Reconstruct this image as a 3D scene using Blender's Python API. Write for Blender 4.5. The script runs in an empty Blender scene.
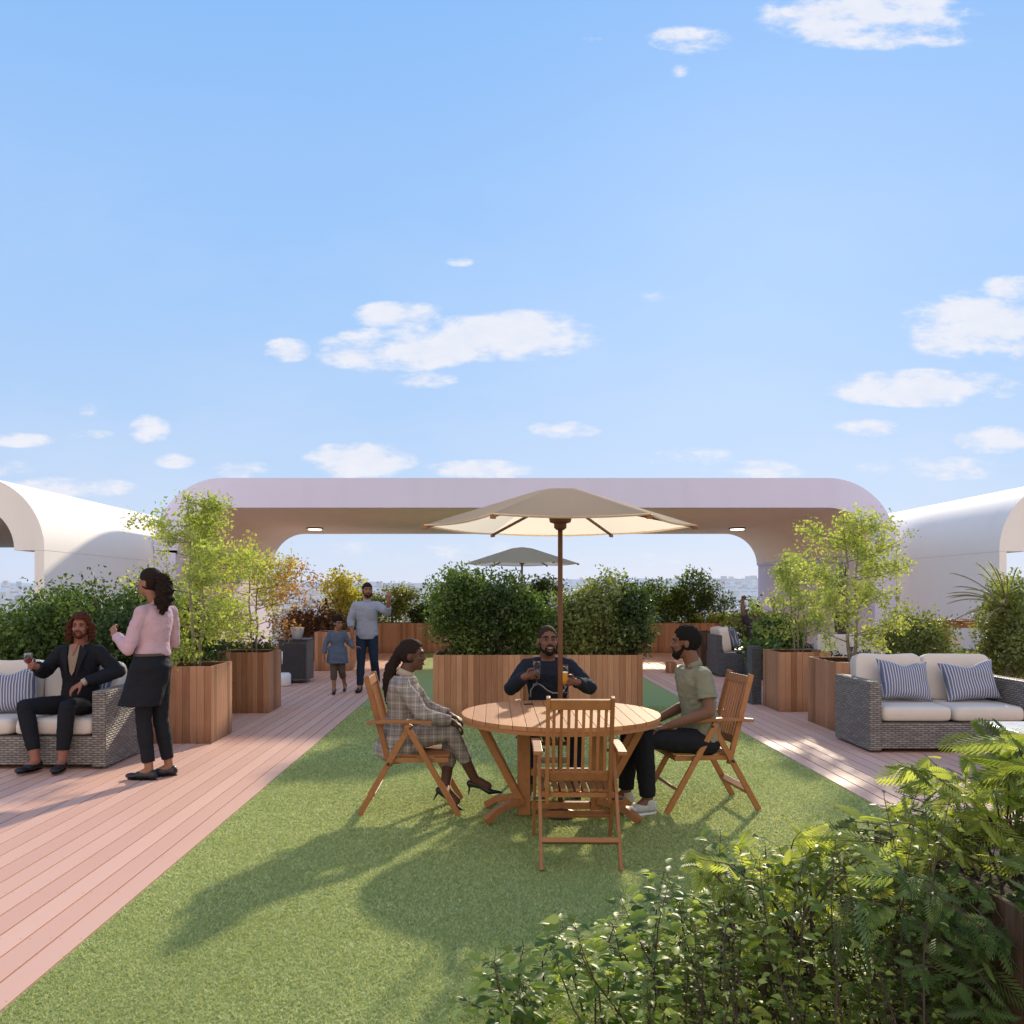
import bpy, bmesh, math, random
import numpy as np
from mathutils import Vector, Matrix, noise, Quaternion
random.seed(7); rng = np.random.default_rng(7)
PI = math.pi
scene = bpy.context.scene
col = scene.collection
R = math.radians

# ------------------------------------------------------------------ measures read off the photograph
FPX, CX, HY, EYE = 840.0, 492.0, 594.0, 1.6
def W(px, py, Y):
    "world point that lies at depth Y on the sight line of a point of the photograph"
    return Vector(((px-CX)*Y/FPX, Y, EYE-(py-HY)*Y/FPX))
def V(*a): return Vector(a)

# ------------------------------------------------------------------ tagging
def tag(o, label=None, cat=None, group=None, kind=None):
    if label: o['label'] = label
    if cat: o['category'] = cat
    if group: o['group'] = group
    if kind: o['kind'] = kind
    return o
def thing(name, label, cat, loc=(0,0,0), rz=0, group=None):
    o = bpy.data.objects.new(name, None); col.objects.link(o)
    o.empty_display_size = .1
    o.location = loc; o.rotation_euler = (0,0,rz)
    return tag(o, label, cat, group)
def copy_tree(o, parent=None):
    c = o.copy(); col.objects.link(c); c.parent = parent
    for ch in list(o.children): copy_tree(ch, c)
    return c

# ------------------------------------------------------------------ mesh builder
class MB:
    def __init__(s): s.v=[]; s.f=[]; s.r=[]
    def add(s, vs, fs, rnd=None):
        b=len(s.v); s.v += [tuple(p) for p in vs]
        rr = random.random() if rnd is None else rnd
        for f in fs: s.f.append(tuple(i+b for i in f)); s.r.append(rr)
    def box(s, c, size, M=None, rnd=None):
        x,y,z=[a/2 for a in size]; c=Vector(c)
        vs=[V(sx*x,sy*y,sz*z) for sz in(-1,1) for sy in(-1,1) for sx in(-1,1)]
        if M is not None: vs=[M@p for p in vs]
        s.add([p+c for p in vs],[(0,2,3,1),(4,5,7,6),(0,1,5,4),(2,6,7,3),(0,4,6,2),(1,3,7,5)],rnd)
    def span(s, x0,x1,y0,y1,z0,z1,rnd=None):
        s.box(((x0+x1)/2,(y0+y1)/2,(z0+z1)/2),(abs(x1-x0),abs(y1-y0),abs(z1-z0)),None,rnd)
    def bar(s, a, b, w, t, side=(1,0,0), rnd=None):
        "rectangular bar from a to b; w along side, t across"
        a=Vector(a); b=Vector(b); d=(b-a); L=d.length; d.normalize()
        sd=Vector(side); sd=(sd-d*sd.dot(d)).normalized(); n=d.cross(sd)
        M=Matrix((sd,n,d)).transposed()
        s.box((a+b)/2,(w,t,L),M,rnd)
    def tube(s, pts, rad, n=8, caps=True, rnd=None):
        pts=[Vector(p) for p in pts]
        if not hasattr(rad,'__len__'): rad=[rad]*len(pts)
        vs=[];fs=[]; ref=V(0,0,1)
        d0=(pts[1]-pts[0]).normalized()
        if abs(d0.z)>.9: ref=V(1,0,0)
        u=(ref-d0*ref.dot(d0)).normalized()
        for i,p in enumerate(pts):
            d=(pts[min(i+1,len(pts)-1)]-pts[max(i-1,0)]).normalized()
            u=(u-d*u.dot(d)).normalized(); w=d.cross(u)
            for k in range(n):
                a=2*PI*k/n; vs.append(p+(u*math.cos(a)+w*math.sin(a))*rad[i])
        for i in range(len(pts)-1):
            for k in range(n):
                a=i*n+k;b=i*n+(k+1)%n; fs.append((a,b,b+n,a+n))
        if caps:
            fs.append(tuple(range(n-1,-1,-1))); m=(len(pts)-1)*n; fs.append(tuple(range(m,m+n)))
        s.add(vs,fs,rnd)
    def lathe(s, prof, c=(0,0,0), n=24, M=None, rnd=None):
        c=Vector(c); vs=[];fs=[]
        for (r,z) in prof:
            for k in range(n):
                a=2*PI*k/n; p=V(r*math.cos(a),r*math.sin(a),z)
                vs.append((M@p if M is not None else p)+c)
        for i in range(len(prof)-1):
            for k in range(n):
                a=i*n+k;b=i*n+(k+1)%n; fs.append((a,b,b+n,a+n))
        fs.append(tuple(range(n-1,-1,-1))); m=(len(prof)-1)*n; fs.append(tuple(range(m,m+n)))
        s.add(vs,fs,rnd)
    def ell(s, c, r, M=None, nu=14, nv=9, rnd=None):
        c=Vector(c); 
        if not hasattr(r,'__len__'): r=(r,r,r)
        vs=[V(0,0,-r[2])];fs=[]
        for j in range(1,nv):
            t=-PI/2+PI*j/nv
            for k in range(nu):
                a=2*PI*k/nu; vs.append(V(r[0]*math.cos(t)*math.cos(a),r[1]*math.cos(t)*math.sin(a),r[2]*math.sin(t)))
        vs.append(V(0,0,r[2]))
        if M is not None: vs=[M@p for p in vs]
        for k in range(nu): fs.append((0,1+(k+1)%nu,1+k))
        for j in range(nv-2):
            for k in range(nu):
                a=1+j*nu+k;b=1+j*nu+(k+1)%nu; fs.append((a,b,b+nu,a+nu))
        m=1+(nv-2)*nu; t=len(vs)-1
        for k in range(nu): fs.append((m+k,m+(k+1)%nu,t))
        s.add([p+c for p in vs],fs,rnd)
    def cone(s, a, ra, b, rb, ca=True, cb=True):
        s.tube([a,b],[ra,rb],12)
        if ca: s.ell(a,ra,None,12,8)
        if cb: s.ell(b,rb,None,12,8)
    def chain(s, pts, rad, endcap=True):
        for i in range(len(pts)-1):
            s.cone(pts[i],rad[i],pts[i+1],rad[i+1], True if i else True, endcap or i<len(pts)-2)
    def loft(s, rings, n=20):
        "rings: (centre, side, fwd, rx, ry)"
        vs=[];fs=[]
        for (c,sd,fw,rx,ry) in rings:
            for k in range(n):
                a=2*PI*k/n; vs.append(Vector(c)+sd*(rx*math.cos(a))+fw*(ry*math.sin(a)))
        for i in range(len(rings)-1):
            for k in range(n):
                a=i*n+k;b=i*n+(k+1)%n; fs.append((a,b,b+n,a+n))
        fs.append(tuple(range(n-1,-1,-1))); m=(len(rings)-1)*n; fs.append(tuple(range(m,m+n)))
        s.add(vs,fs)
    def poly(s, pts, d, rnd=None):
        "planar polygon extruded by vector d"
        n=len(pts); pts=[Vector(p) for p in pts]; d=Vector(d)
        fs=[tuple(range(n-1,-1,-1)),tuple(range(n,2*n))]+[(i,(i+1)%n,(i+1)%n+n,i+n) for i in range(n)]
        s.add(pts+[p+d for p in pts],fs,rnd)
    def mesh(s, name):
        me=bpy.data.meshes.new(name); me.from_pydata(s.v,[],s.f); me.update()
        bm=bmesh.new(); bm.from_mesh(me); bmesh.ops.recalc_face_normals(bm,faces=bm.faces[:]); bm.to_mesh(me); bm.free()
        at=me.attributes.new('rnd','FLOAT','FACE'); at.data.foreach_set('value',s.r)
        box_uv(me)
        return me
    def build(s, name, m, parent=None, smooth=False, bevel=0, loc=None, rot=None):
        o=bpy.data.objects.new(name,s.mesh(name)); col.objects.link(o)
        o.data.materials.append(m)
        if parent: o.parent=parent
        if loc is not None: o.location=loc
        if rot is not None: o.rotation_euler=rot
        if smooth: o.data.polygons.foreach_set('use_smooth',[True]*len(o.data.polygons))
        if bevel:
            b=o.modifiers.new('bevel','BEVEL'); b.width=bevel; b.segments=2; b.limit_method='ANGLE'
        return o
def box_uv(me):
    uv=me.uv_layers.new(name='UVMap'); n=len(me.loops)
    if n==0: return
    co=np.empty(len(me.vertices)*3); me.vertices.foreach_get('co',co); co=co.reshape(-1,3)
    vi=np.empty(n,dtype=np.int32); me.loops.foreach_get('vertex_index',vi)
    nf=len(me.polygons); nr=np.empty(nf*3); me.polygons.foreach_get('normal',nr); nr=np.abs(nr.reshape(-1,3))
    lt=np.empty(nf,dtype=np.int32); me.polygons.foreach_get('loop_total',lt)
    dom=np.repeat(np.argmax(nr,axis=1),lt); p=co[vi]
    u=np.where(dom==0,p[:,1],p[:,0]); v=np.where(dom==2,p[:,1],p[:,2])
    out=np.stack([u,v],1).ravel(); uv.data.foreach_set('uv',out)

def from_np(name, verts, faces_n, k, rnd, m, parent=None, smooth=False):
    "faces all with k corners, faces_n (F,k)"
    me=bpy.data.meshes.new(name); me.vertices.add(len(verts)); me.vertices.foreach_set('co',verts.ravel())
    F=len(faces_n); me.loops.add(F*k); me.polygons.add(F)
    me.loops.foreach_set('vertex_index',faces_n.ravel().astype(np.int32))
    me.polygons.foreach_set('loop_start',np.arange(F,dtype=np.int32)*k)
    me.polygons.foreach_set('loop_total',np.full(F,k,dtype=np.int32))
    me.update(calc_edges=True); 
    at=me.attributes.new('rnd','FLOAT','FACE'); at.data.foreach_set('value',rnd)
    if smooth: me.polygons.foreach_set('use_smooth',[True]*F)
    me.validate()
    o=bpy.data.objects.new(name,me); col.objects.link(o); me.materials.append(m)
    if parent: o.parent=parent
    return o

# ------------------------------------------------------------------ node helpers
def newmat(name):
    m=bpy.data.materials.new(name); m.use_nodes=True; nt=m.node_tree; nt.nodes.clear()
    return m,nt
def nd(nt,t,**k):
    n=nt.nodes.new(t)
    for a,b in k.items():
        if a=='inp':
            for i,v in b.items(): n.inputs[i].default_value=v
        else: setattr(n,a,b)
    return n
def mth(nt,op,a,b=None,c=None,clamp=False):
    n=nt.nodes.new('ShaderNodeMath'); n.operation=op; n.use_clamp=clamp
    for i,x in enumerate((a,b,c)):
        if x is None: continue
        if isinstance(x,(int,float)): n.inputs[i].default_value=x
        else: nt.links.new(x,n.inputs[i])
    return n.outputs[0]
def mixc(nt,f,a,b,mode='MIX'):
    n=nt.nodes.new('ShaderNodeMix'); n.data_type='RGBA'; n.blend_type=mode
    for s,x in ((0,f),(6,a),(7,b)):
        if isinstance(x,(int,float)): n.inputs[s].default_value=x
        elif isinstance(x,(tuple,list)): n.inputs[s].default_value=(*x[:3],1)
        else: nt.links.new(x,n.inputs[s])
    return n.outputs[2]
def ramp(nt,f,stops):
    n=nt.nodes.new('ShaderNodeValToRGB'); e=n.color_ramp.elements
    while len(e)<len(stops): e.new(.5)
    for i,(p,c) in enumerate(stops): e[i].position=p; e[i].color=(*c,1)
    if f is not None: nt.links.new(f,n.inputs[0])
    return n.outputs[0]
def coords(nt,kind='Object',scale=(1,1,1)):
    tc=nt.nodes.new('ShaderNodeTexCoord'); mp=nt.nodes.new('ShaderNodeMapping'); mp.inputs['Scale'].default_value=scale
    nt.links.new(tc.outputs[kind],mp.inputs[0]); return mp.outputs[0]
def noi(nt,vec,scale,detail=4,rough=.55,out=0):
    n=nt.nodes.new('ShaderNodeTexNoise'); n.inputs['Scale'].default_value=scale; n.inputs['Detail'].default_value=detail; n.inputs['Roughness'].default_value=rough
    if vec is not None: nt.links.new(vec,n.inputs['Vector'])
    return n.outputs[out]
def attr(nt,name='rnd'):
    n=nt.nodes.new('ShaderNodeAttribute'); n.attribute_name=name; return n.outputs['Fac']
def finish(nt,color,rough=.6,bump=None,bdist=.002,bstr=1.0,metal=0,sheen=0,spec=.5,extra=None):
    p=nt.nodes.new('ShaderNodeBsdfPrincipled'); o=nt.nodes.new('ShaderNodeOutputMaterial')
    if isinstance(color,(tuple,list)): p.inputs['Base Color'].default_value=(*color[:3],1)
    else: nt.links.new(color,p.inputs['Base Color'])
    if isinstance(rough,(int,float)): p.inputs['Roughness'].default_value=rough
    else: nt.links.new(rough,p.inputs['Roughness'])
    p.inputs['Metallic'].default_value=metal; p.inputs['Specular IOR Level'].default_value=spec
    p.inputs['Sheen Weight'].default_value=sheen
    if bump is not None:
        b=nt.nodes.new('ShaderNodeBump'); b.inputs['Distance'].default_value=bdist; b.inputs['Strength'].default_value=bstr
        nt.links.new(bump,b.inputs['Height']); nt.links.new(b.outputs[0],p.inputs['Normal'])
    nt.links.new(p.outputs[0],o.inputs[0])
    return p

def wood(name,c1,c2,stretch=(14,14,1.2),rough=.55,var=.35,spec=.4):
    m,nt=newmat(name); r=attr(nt)
    vec=coords(nt,'Object',stretch)
    add=nt.nodes.new('ShaderNodeVectorMath'); add.operation='ADD'; nt.links.new(vec,add.inputs[0])
    cb=nt.nodes.new('ShaderNodeCombineXYZ'); rr=mth(nt,'MULTIPLY',r,37.); 
    for i in range(3): nt.links.new(rr,cb.inputs[i])
    nt.links.new(cb.outputs[0],add.inputs[1])
    g=noi(nt,add.outputs[0],3.0,6,.65); g2=noi(nt,coords(nt,'Object',(1,1,1)),1.5,3)
    f=mth(nt,'ADD',mth(nt,'MULTIPLY',mth(nt,'SUBTRACT',g,.5),1.6),mth(nt,'MULTIPLY',r,1.0),clamp=True)
    c=mixc(nt,f,c1,c2)
    dark=ramp(nt,r,[(0,(1-var,)*3),(.5,(1,1,1)),(1,(1-var*.35,)*3)])
    c=mixc(nt,1.0,c,dark,'MULTIPLY')
    c=mixc(nt,mth(nt,'MULTIPLY',g2,.35),c,tuple(x*.55 for x in c1))
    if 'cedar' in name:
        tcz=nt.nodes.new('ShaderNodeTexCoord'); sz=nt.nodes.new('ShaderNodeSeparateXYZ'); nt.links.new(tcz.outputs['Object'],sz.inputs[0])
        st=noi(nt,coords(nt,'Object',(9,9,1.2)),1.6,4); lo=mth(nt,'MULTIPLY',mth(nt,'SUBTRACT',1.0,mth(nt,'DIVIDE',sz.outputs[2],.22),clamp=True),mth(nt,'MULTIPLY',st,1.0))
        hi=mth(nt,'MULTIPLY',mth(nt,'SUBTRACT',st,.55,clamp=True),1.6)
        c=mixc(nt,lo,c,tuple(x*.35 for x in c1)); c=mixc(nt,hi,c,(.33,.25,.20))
    finish(nt,c,rough,g,.0012,.6,spec=spec)
    return m
def plain(name,c,rough=.6,nscale=6,namt=.18,bump=.0,bscale=60,metal=0,sheen=0,spec=.5):
    m,nt=newmat(name); vec=coords(nt)
    n=noi(nt,vec,nscale,5)
    cc=mixc(nt,mth(nt,'MULTIPLY',mth(nt,'SUBTRACT',n,.35,clamp=True),2.2,clamp=True),tuple(x*(1-namt) for x in c),tuple(min(1,x*(1+namt)) for x in c))
    b=noi(nt,vec,bscale,4)
    finish(nt,cc,rough,b if bump else None,bump or .001,.7,metal=metal,sheen=sheen,spec=spec)
    return m
def cloth(name,c,scale=900,bump=.0006,wr=.006,rough=.9,sheen=0,namt=.12):
    m,nt=newmat(name); vec=coords(nt)
    w=noi(nt,vec,9,4,.6); f=noi(nt,vec,scale/6,2)
    cc=mixc(nt,w,tuple(x*(1-namt) for x in c),tuple(min(1,x*(1+namt)) for x in c))
    h=mth(nt,'ADD',mth(nt,'MULTIPLY',w,1.0),mth(nt,'MULTIPLY',f,.12))
    finish(nt,cc,rough,h,wr*2,.7,sheen=sheen,spec=.12)
    return m
def leafmat(name,stops,trans=.45,rough=.5,spec=.35,bright=1.0):
    m,nt=newmat(name); r=attr(nt)
    n=noi(nt,coords(nt),2.2,3)
    f=mth(nt,'ADD',mth(nt,'MULTIPLY',r,.65),mth(nt,'MULTIPLY',mth(nt,'SUBTRACT',n,.32),.9),clamp=True)
    c=ramp(nt,f,[(p,tuple(x*bright for x in q)) for p,q in stops])
    p=nt.nodes.new('ShaderNodeBsdfPrincipled'); nt.links.new(c,p.inputs['Base Color']); p.inputs['Roughness'].default_value=rough; p.inputs['Specular IOR Level'].default_value=spec
    t=nt.nodes.new('ShaderNodeBsdfTranslucent')
    tc=mixc(nt,1.0,c,(1.25,1.3,.55),'MULTIPLY'); nt.links.new(tc,t.inputs[0])
    mx=nt.nodes.new('ShaderNodeMixShader'); mx.inputs[0].default_value=trans
    nt.links.new(p.outputs[0],mx.inputs[1]); nt.links.new(t.outputs[0],mx.inputs[2])
    o=nt.nodes.new('ShaderNodeOutputMaterial'); nt.links.new(mx.outputs[0],o.inputs[0])
    return m

M={}
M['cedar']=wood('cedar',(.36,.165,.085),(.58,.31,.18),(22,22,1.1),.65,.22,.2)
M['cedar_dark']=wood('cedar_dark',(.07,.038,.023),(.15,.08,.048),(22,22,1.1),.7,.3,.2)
M['teak']=wood('teak',(.31,.125,.043),(.46,.20,.075),(7,7,7),.5,.18,.3)
M['teak_top']=wood('teak_top',(.42,.18,.07),(.56,.27,.115),(22,2.0,10),.62,.15,.2)
M['soil']=plain('soil',(.05,.03,.02),.95,20,.5,.01,40)
def deckmat():
    m,nt=newmat('deck_boards'); r=attr(nt)
    vec=coords(nt,'Object',(30,1.2,10)); g=noi(nt,vec,2.0,5,.6); b=noi(nt,coords(nt,'Object',(1,.35,1)),1.3,4)
    c=mixc(nt,r,(.62,.33,.225),(.79,.47,.345)); c=mixc(nt,mth(nt,'MULTIPLY',g,.40),c,(.58,.34,.27)); c=mixc(nt,mth(nt,'MULTIPLY',b,.3),c,(.74,.50,.43))
    groove=nt.nodes.new('ShaderNodeTexWave'); groove.wave_type='BANDS'; groove.bands_direction='X'; groove.inputs['Scale'].default_value=12; nt.links.new(coords(nt),groove.inputs[0])
    # small knots and scuffs
    v=nt.nodes.new('ShaderNodeTexVoronoi'); v.inputs['Scale'].default_value=3.3; nt.links.new(coords(nt,'Object',(1,.6,1)),v.inputs[0])
    k=mth(nt,'LESS_THAN',v.outputs['Distance'],.022); c=mixc(nt,mth(nt,'MULTIPLY',k,.55),c,(.25,.16,.14))
    sx=nt.nodes.new('ShaderNodeSeparateXYZ'); tc2=nt.nodes.new('ShaderNodeTexCoord'); nt.links.new(tc2.outputs['Object'],sx.inputs[0])
    bx=mth(nt,'FRACT',mth(nt,'DIVIDE',mth(nt,'SUBTRACT',mth(nt,'ABSOLUTE',mth(nt,'SUBTRACT',sx.outputs[0],.511)),2.398),.14))
    dx=mth(nt,'MULTIPLY',mth(nt,'SUBTRACT',mth(nt,'ABSOLUTE',mth(nt,'SUBTRACT',bx,.5)),.34),.14); dy=mth(nt,'MULTIPLY',mth(nt,'SUBTRACT',mth(nt,'FRACT',mth(nt,'DIVIDE',sx.outputs[1],.6)),.5),.6)
    scr=mth(nt,'LESS_THAN',mth(nt,'ADD',mth(nt,'MULTIPLY',dx,dx),mth(nt,'MULTIPLY',dy,dy)),.0045**2); c=mixc(nt,mth(nt,'MULTIPLY',scr,.6),c,(.16,.10,.09))
    h=mth(nt,'ADD',g,mth(nt,'MULTIPLY',groove.outputs['Fac'],.25))
    finish(nt,c,mth(nt,'ADD',.42,mth(nt,'MULTIPLY',b,.3)),h,.001,.5,spec=.4); return m
M['deck']=deckmat()
M['under']=plain('underlay',(.03,.015,.012),.9)
def turfmat():
    m,nt=newmat('turf'); vec=coords(nt)
    n1=noi(nt,vec,55,4,.7); n2=noi(nt,vec,1.1,4); n3=noi(nt,vec,170,2,.7)
    c=mixc(nt,n1,(.16,.26,.07),(.48,.56,.22)); c=mixc(nt,mth(nt,'MULTIPLY',n2,.5),c,(.34,.42,.16)); c=mixc(nt,mth(nt,'MULTIPLY',n3,.4),c,(.50,.52,.26))
    finish(nt,c,.85,mth(nt,'ADD',n1,mth(nt,'MULTIPLY',n3,.5)),.02,.9,spec=.15); return m
M['turf']=turfmat()
def blademat():
    m,nt=newmat('blade'); r=attr(nt); n2=noi(nt,coords(nt),1.1,4)
    c=ramp(nt,r,[(0,(.22,.30,.08)),(.4,(.46,.53,.17)),(.75,(.70,.71,.28)),(1,(.93,.86,.48))])
    c=mixc(nt,mth(nt,'MULTIPLY',n2,.35),c,(.50,.56,.24)); n5=noi(nt,coords(nt,'Object',(1,.5,1)),.55,5,.6); c=mixc(nt,mth(nt,'MULTIPLY',mth(nt,'SUBTRACT',n5,.42,clamp=True),1.9,clamp=True),c,(.36,.40,.13))
    p=nt.nodes.new('ShaderNodeBsdfPrincipled'); nt.links.new(c,p.inputs['Base Color']); p.inputs['Roughness'].default_value=.6; p.inputs['Specular IOR Level'].default_value=.2
    t=nt.nodes.new('ShaderNodeBsdfTranslucent'); nt.links.new(c,t.inputs[0])
    mx=nt.nodes.new('ShaderNodeMixShader'); mx.inputs[0].default_value=.4; nt.links.new(p.outputs[0],mx.inputs[1]); nt.links.new(t.outputs[0],mx.inputs[2])
    o=nt.nodes.new('ShaderNodeOutputMaterial'); nt.links.new(mx.outputs[0],o.inputs[0]); return m
M['blade']=blademat()
def stucco(name,c):
    m,nt=newmat(name); vec=coords(nt)
    a=noi(nt,vec,.8,5); b=noi(nt,coords(nt,'Object',(1,1,.25)),2.5,5); f=noi(nt,vec,90,3)
    cc=mixc(nt,mth(nt,'MULTIPLY',a,.5),c,tuple(x*.86 for x in c)); cc=mixc(nt,mth(nt,'MULTIPLY',mth(nt,'SUBTRACT',b,.5,clamp=True),.9),cc,tuple(x*.8 for x in c))
    finish(nt,cc,.75,f,.003,.5,spec=.25); return m
M['white_wall']=stucco('white_wall',(.95,.89,.83))
M['arch_wall']=stucco('arch_wall',(.75,.71,.87))
M['soffit']=stucco('soffit',(.94,.81,.71))
def wickermat(name,c1,c2):
    m,nt=newmat(name); bw,rh=.075,.021
    tc=nt.nodes.new('ShaderNodeTexCoord'); sp=nt.nodes.new('ShaderNodeSeparateXYZ'); nt.links.new(tc.outputs['UV'],sp.inputs[0])
    wob=mth(nt,'MULTIPLY',mth(nt,'SUBTRACT',noi(nt,tc.outputs['UV'],9,2),.5),.010)
    v=mth(nt,'DIVIDE',mth(nt,'ADD',sp.outputs[1],wob),rh); row=mth(nt,'FLOOR',v); fv=mth(nt,'FRACT',v)
    ph=mth(nt,'MULTIPLY',mth(nt,'MODULO',row,2.0),.5); u=mth(nt,'FRACT',mth(nt,'ADD',mth(nt,'DIVIDE',sp.outputs[0],bw),ph))
    hu=mth(nt,'POWER',mth(nt,'SINE',mth(nt,'MULTIPLY',u,PI)),.6); hv=mth(nt,'POWER',mth(nt,'SINE',mth(nt,'MULTIPLY',fv,PI)),.5)
    h=mth(nt,'MULTIPLY',mth(nt,'ADD',mth(nt,'MULTIPLY',hu,.8),.2),hv)
    n=noi(nt,coords(nt),40,3); wn=nt.nodes.new('ShaderNodeTexWhiteNoise'); wn.noise_dimensions='1D'; nt.links.new(mth(nt,'ADD',mth(nt,'MULTIPLY',row,7.13),mth(nt,'FLOOR',mth(nt,'ADD',mth(nt,'DIVIDE',sp.outputs[0],bw),ph))),wn.inputs['W'])
    base=mixc(nt,wn.outputs['Value'],c1,c2); base=mixc(nt,mth(nt,'MULTIPLY',n,.4),base,tuple(x*.6 for x in c1))
    c=mixc(nt,mth(nt,'MULTIPLY',mth(nt,'ADD',h,.05),1.25,clamp=True),tuple(x*.12 for x in c1),base)
    finish(nt,c,.5,h,.010,1.0,spec=.4); return m
M['wicker']=wickermat('grey_wicker',(.22,.195,.175),(.37,.33,.295))
M['wicker_dark']=wickermat('dark_wicker',(.10,.10,.11),(.15,.15,.165))
M['cushion']=cloth('cushion_cloth',(.66,.58,.51),900,wr=.004,namt=.06)
def stripemat():
    m,nt=newmat('striped_cloth'); tc=nt.nodes.new('ShaderNodeTexCoord'); sp=nt.nodes.new('ShaderNodeSeparateXYZ'); nt.links.new(tc.outputs['Object'],sp.inputs[0])
    n=noi(nt,tc.outputs['Object'],7,2)
    x=mth(nt,'ADD',sp.outputs[0],mth(nt,'MULTIPLY',n,.014))
    f=mth(nt,'FRACT',mth(nt,'MULTIPLY',x,38.)); s=mth(nt,'LESS_THAN',mth(nt,'ABSOLUTE',mth(nt,'SUBTRACT',f,.5)),.17)
    c=mixc(nt,s,(.13,.145,.22),(.52,.50,.54)); w=noi(nt,tc.outputs['Object'],10,4)
    finish(nt,c,.85,w,.01,.6,spec=.2,sheen=.1); return m
M['stripe']=stripemat()
M['black_metal']=plain('black_metal',(.03,.03,.035),.45)
M['white_gloss']=plain('white_gloss',(.78,.78,.80),.3)
M['bark']=plain('pale_bark',(.30,.24,.19),.85,14,.35,.006,30)
M['bark_dark']=plain('dark_bark',(.08,.055,.04),.85,14,.35,.004,40)
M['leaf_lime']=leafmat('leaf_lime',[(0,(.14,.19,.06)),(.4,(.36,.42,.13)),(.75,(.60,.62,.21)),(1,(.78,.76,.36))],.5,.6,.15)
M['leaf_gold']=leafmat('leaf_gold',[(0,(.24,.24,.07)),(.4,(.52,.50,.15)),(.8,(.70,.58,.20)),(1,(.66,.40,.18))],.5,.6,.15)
M['leaf_orange']=leafmat('leaf_orange',[(0,(.18,.09,.04)),(.4,(.40,.20,.09)),(.8,(.55,.31,.14)),(1,(.62,.46,.18))],.5)
M['leaf_red']=leafmat('leaf_red',[(0,(.05,.03,.02)),(.5,(.13,.06,.04)),(1,(.26,.13,.07))],.35)
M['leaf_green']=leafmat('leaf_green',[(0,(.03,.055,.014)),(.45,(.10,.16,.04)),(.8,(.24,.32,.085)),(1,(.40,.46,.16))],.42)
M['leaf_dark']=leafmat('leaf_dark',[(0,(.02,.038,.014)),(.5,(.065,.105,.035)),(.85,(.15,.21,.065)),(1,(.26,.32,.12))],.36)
M['leaf_olive']=leafmat('leaf_olive',[(0,(.08,.10,.03)),(.5,(.21,.24,.08)),(1,(.44,.45,.18))],.45)
M['leaf_grey']=leafmat('leaf_grey',[(0,(.06,.09,.06)),(.5,(.12,.17,.11)),(1,(.22,.28,.18))],.35)
M['leaf_fresh']=leafmat('leaf_fresh',[(0,(.04,.08,.02)),(.3,(.13,.20,.05)),(.7,(.42,.50,.13)),(1,(.82,.82,.32))],.55,.42,.4)
M['leaf_frond']=leafmat('leaf_frond',[(0,(.05,.08,.02)),(.3,(.20,.25,.06)),(.7,(.52,.56,.15)),(1,(.88,.84,.34))],.55,.5,.3)
M['leaf_frond_dark']=leafmat('leaf_frond_dark',[(0,(.05,.09,.03)),(.5,(.13,.20,.06)),(1,(.34,.40,.14))],.4)
M['leaf_silver']=leafmat('leaf_silver',[(0,(.10,.15,.07)),(.5,(.22,.30,.15)),(1,(.40,.46,.28))],.4)
def canopymat():
    m,nt=newmat('canopy_cloth'); n=noi(nt,coords(nt),6,3); c=mixc(nt,n,(.36,.33,.34),(.42,.39,.39))
    p=nt.nodes.new('ShaderNodeBsdfPrincipled'); nt.links.new(c,p.inputs['Base Color']); p.inputs['Roughness'].default_value=.85
    t=nt.nodes.new('ShaderNodeBsdfTranslucent'); t.inputs[0].default_value=(1.0,.85,.62,1)
    mx=nt.nodes.new('ShaderNodeMixShader'); mx.inputs[0].default_value=.66; nt.links.new(p.outputs[0],mx.inputs[1]); nt.links.new(t.outputs[0],mx.inputs[2])
    o=nt.nodes.new('ShaderNodeOutputMaterial'); nt.links.new(mx.outputs[0],o.inputs[0]); return m
M['canopy']=canopymat()
def glassmat(name,c,rough=0.0):
    m,nt=newmat(name); g=nt.nodes.new('ShaderNodeBsdfGlass'); g.inputs[0].default_value=(*c,1); g.inputs['Roughness'].default_value=rough; g.inputs['IOR'].default_value=1.3
    t=nt.nodes.new('ShaderNodeBsdfTransparent'); mx=nt.nodes.new('ShaderNodeMixShader'); mx.inputs[0].default_value=.45
    o=nt.nodes.new('ShaderNodeOutputMaterial'); nt.links.new(g.outputs[0],mx.inputs[1]); nt.links.new(t.outputs[0],mx.inputs[2]); nt.links.new(mx.outputs[0],o.inputs[0]); return m
M['glass']=glassmat('clear_glass',(.96,.97,1))
M['beer']=plain('beer',(.75,.36,.03),.15,4,.1)
M['foam']=plain('foam',(.85,.78,.6),.8)
M['wine']=plain('wine',(.22,.02,.03),.1,4,.1)
M['cola']=plain('dark_drink',(.05,.03,.03),.15,4,.1)
def emit(name,c,s):
    m,nt=newmat(name); e=nt.nodes.new('ShaderNodeEmission'); e.inputs[0].default_value=(*c,1); e.inputs[1].default_value=s
    o=nt.nodes.new('ShaderNodeOutputMaterial'); nt.links.new(e.outputs[0],o.inputs[0]); return m
M['lamp_glow']=emit('lamp_glow',(1,.93,.82),3.0)
M['window_dark']=plain('window_dark',(.05,.06,.08),.15)
def skin(name,c):
    m,nt=newmat(name); n=noi(nt,coords(nt),25,3); cc=mixc(nt,n,tuple(x*.88 for x in c),tuple(x*1.12 for x in c))
    p=finish(nt,cc,.55,None,spec=.28); p.inputs['Subsurface Weight'].default_value=.08; p.inputs['Subsurface Radius'].default_value=(.02,.008,.005); return m
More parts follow.
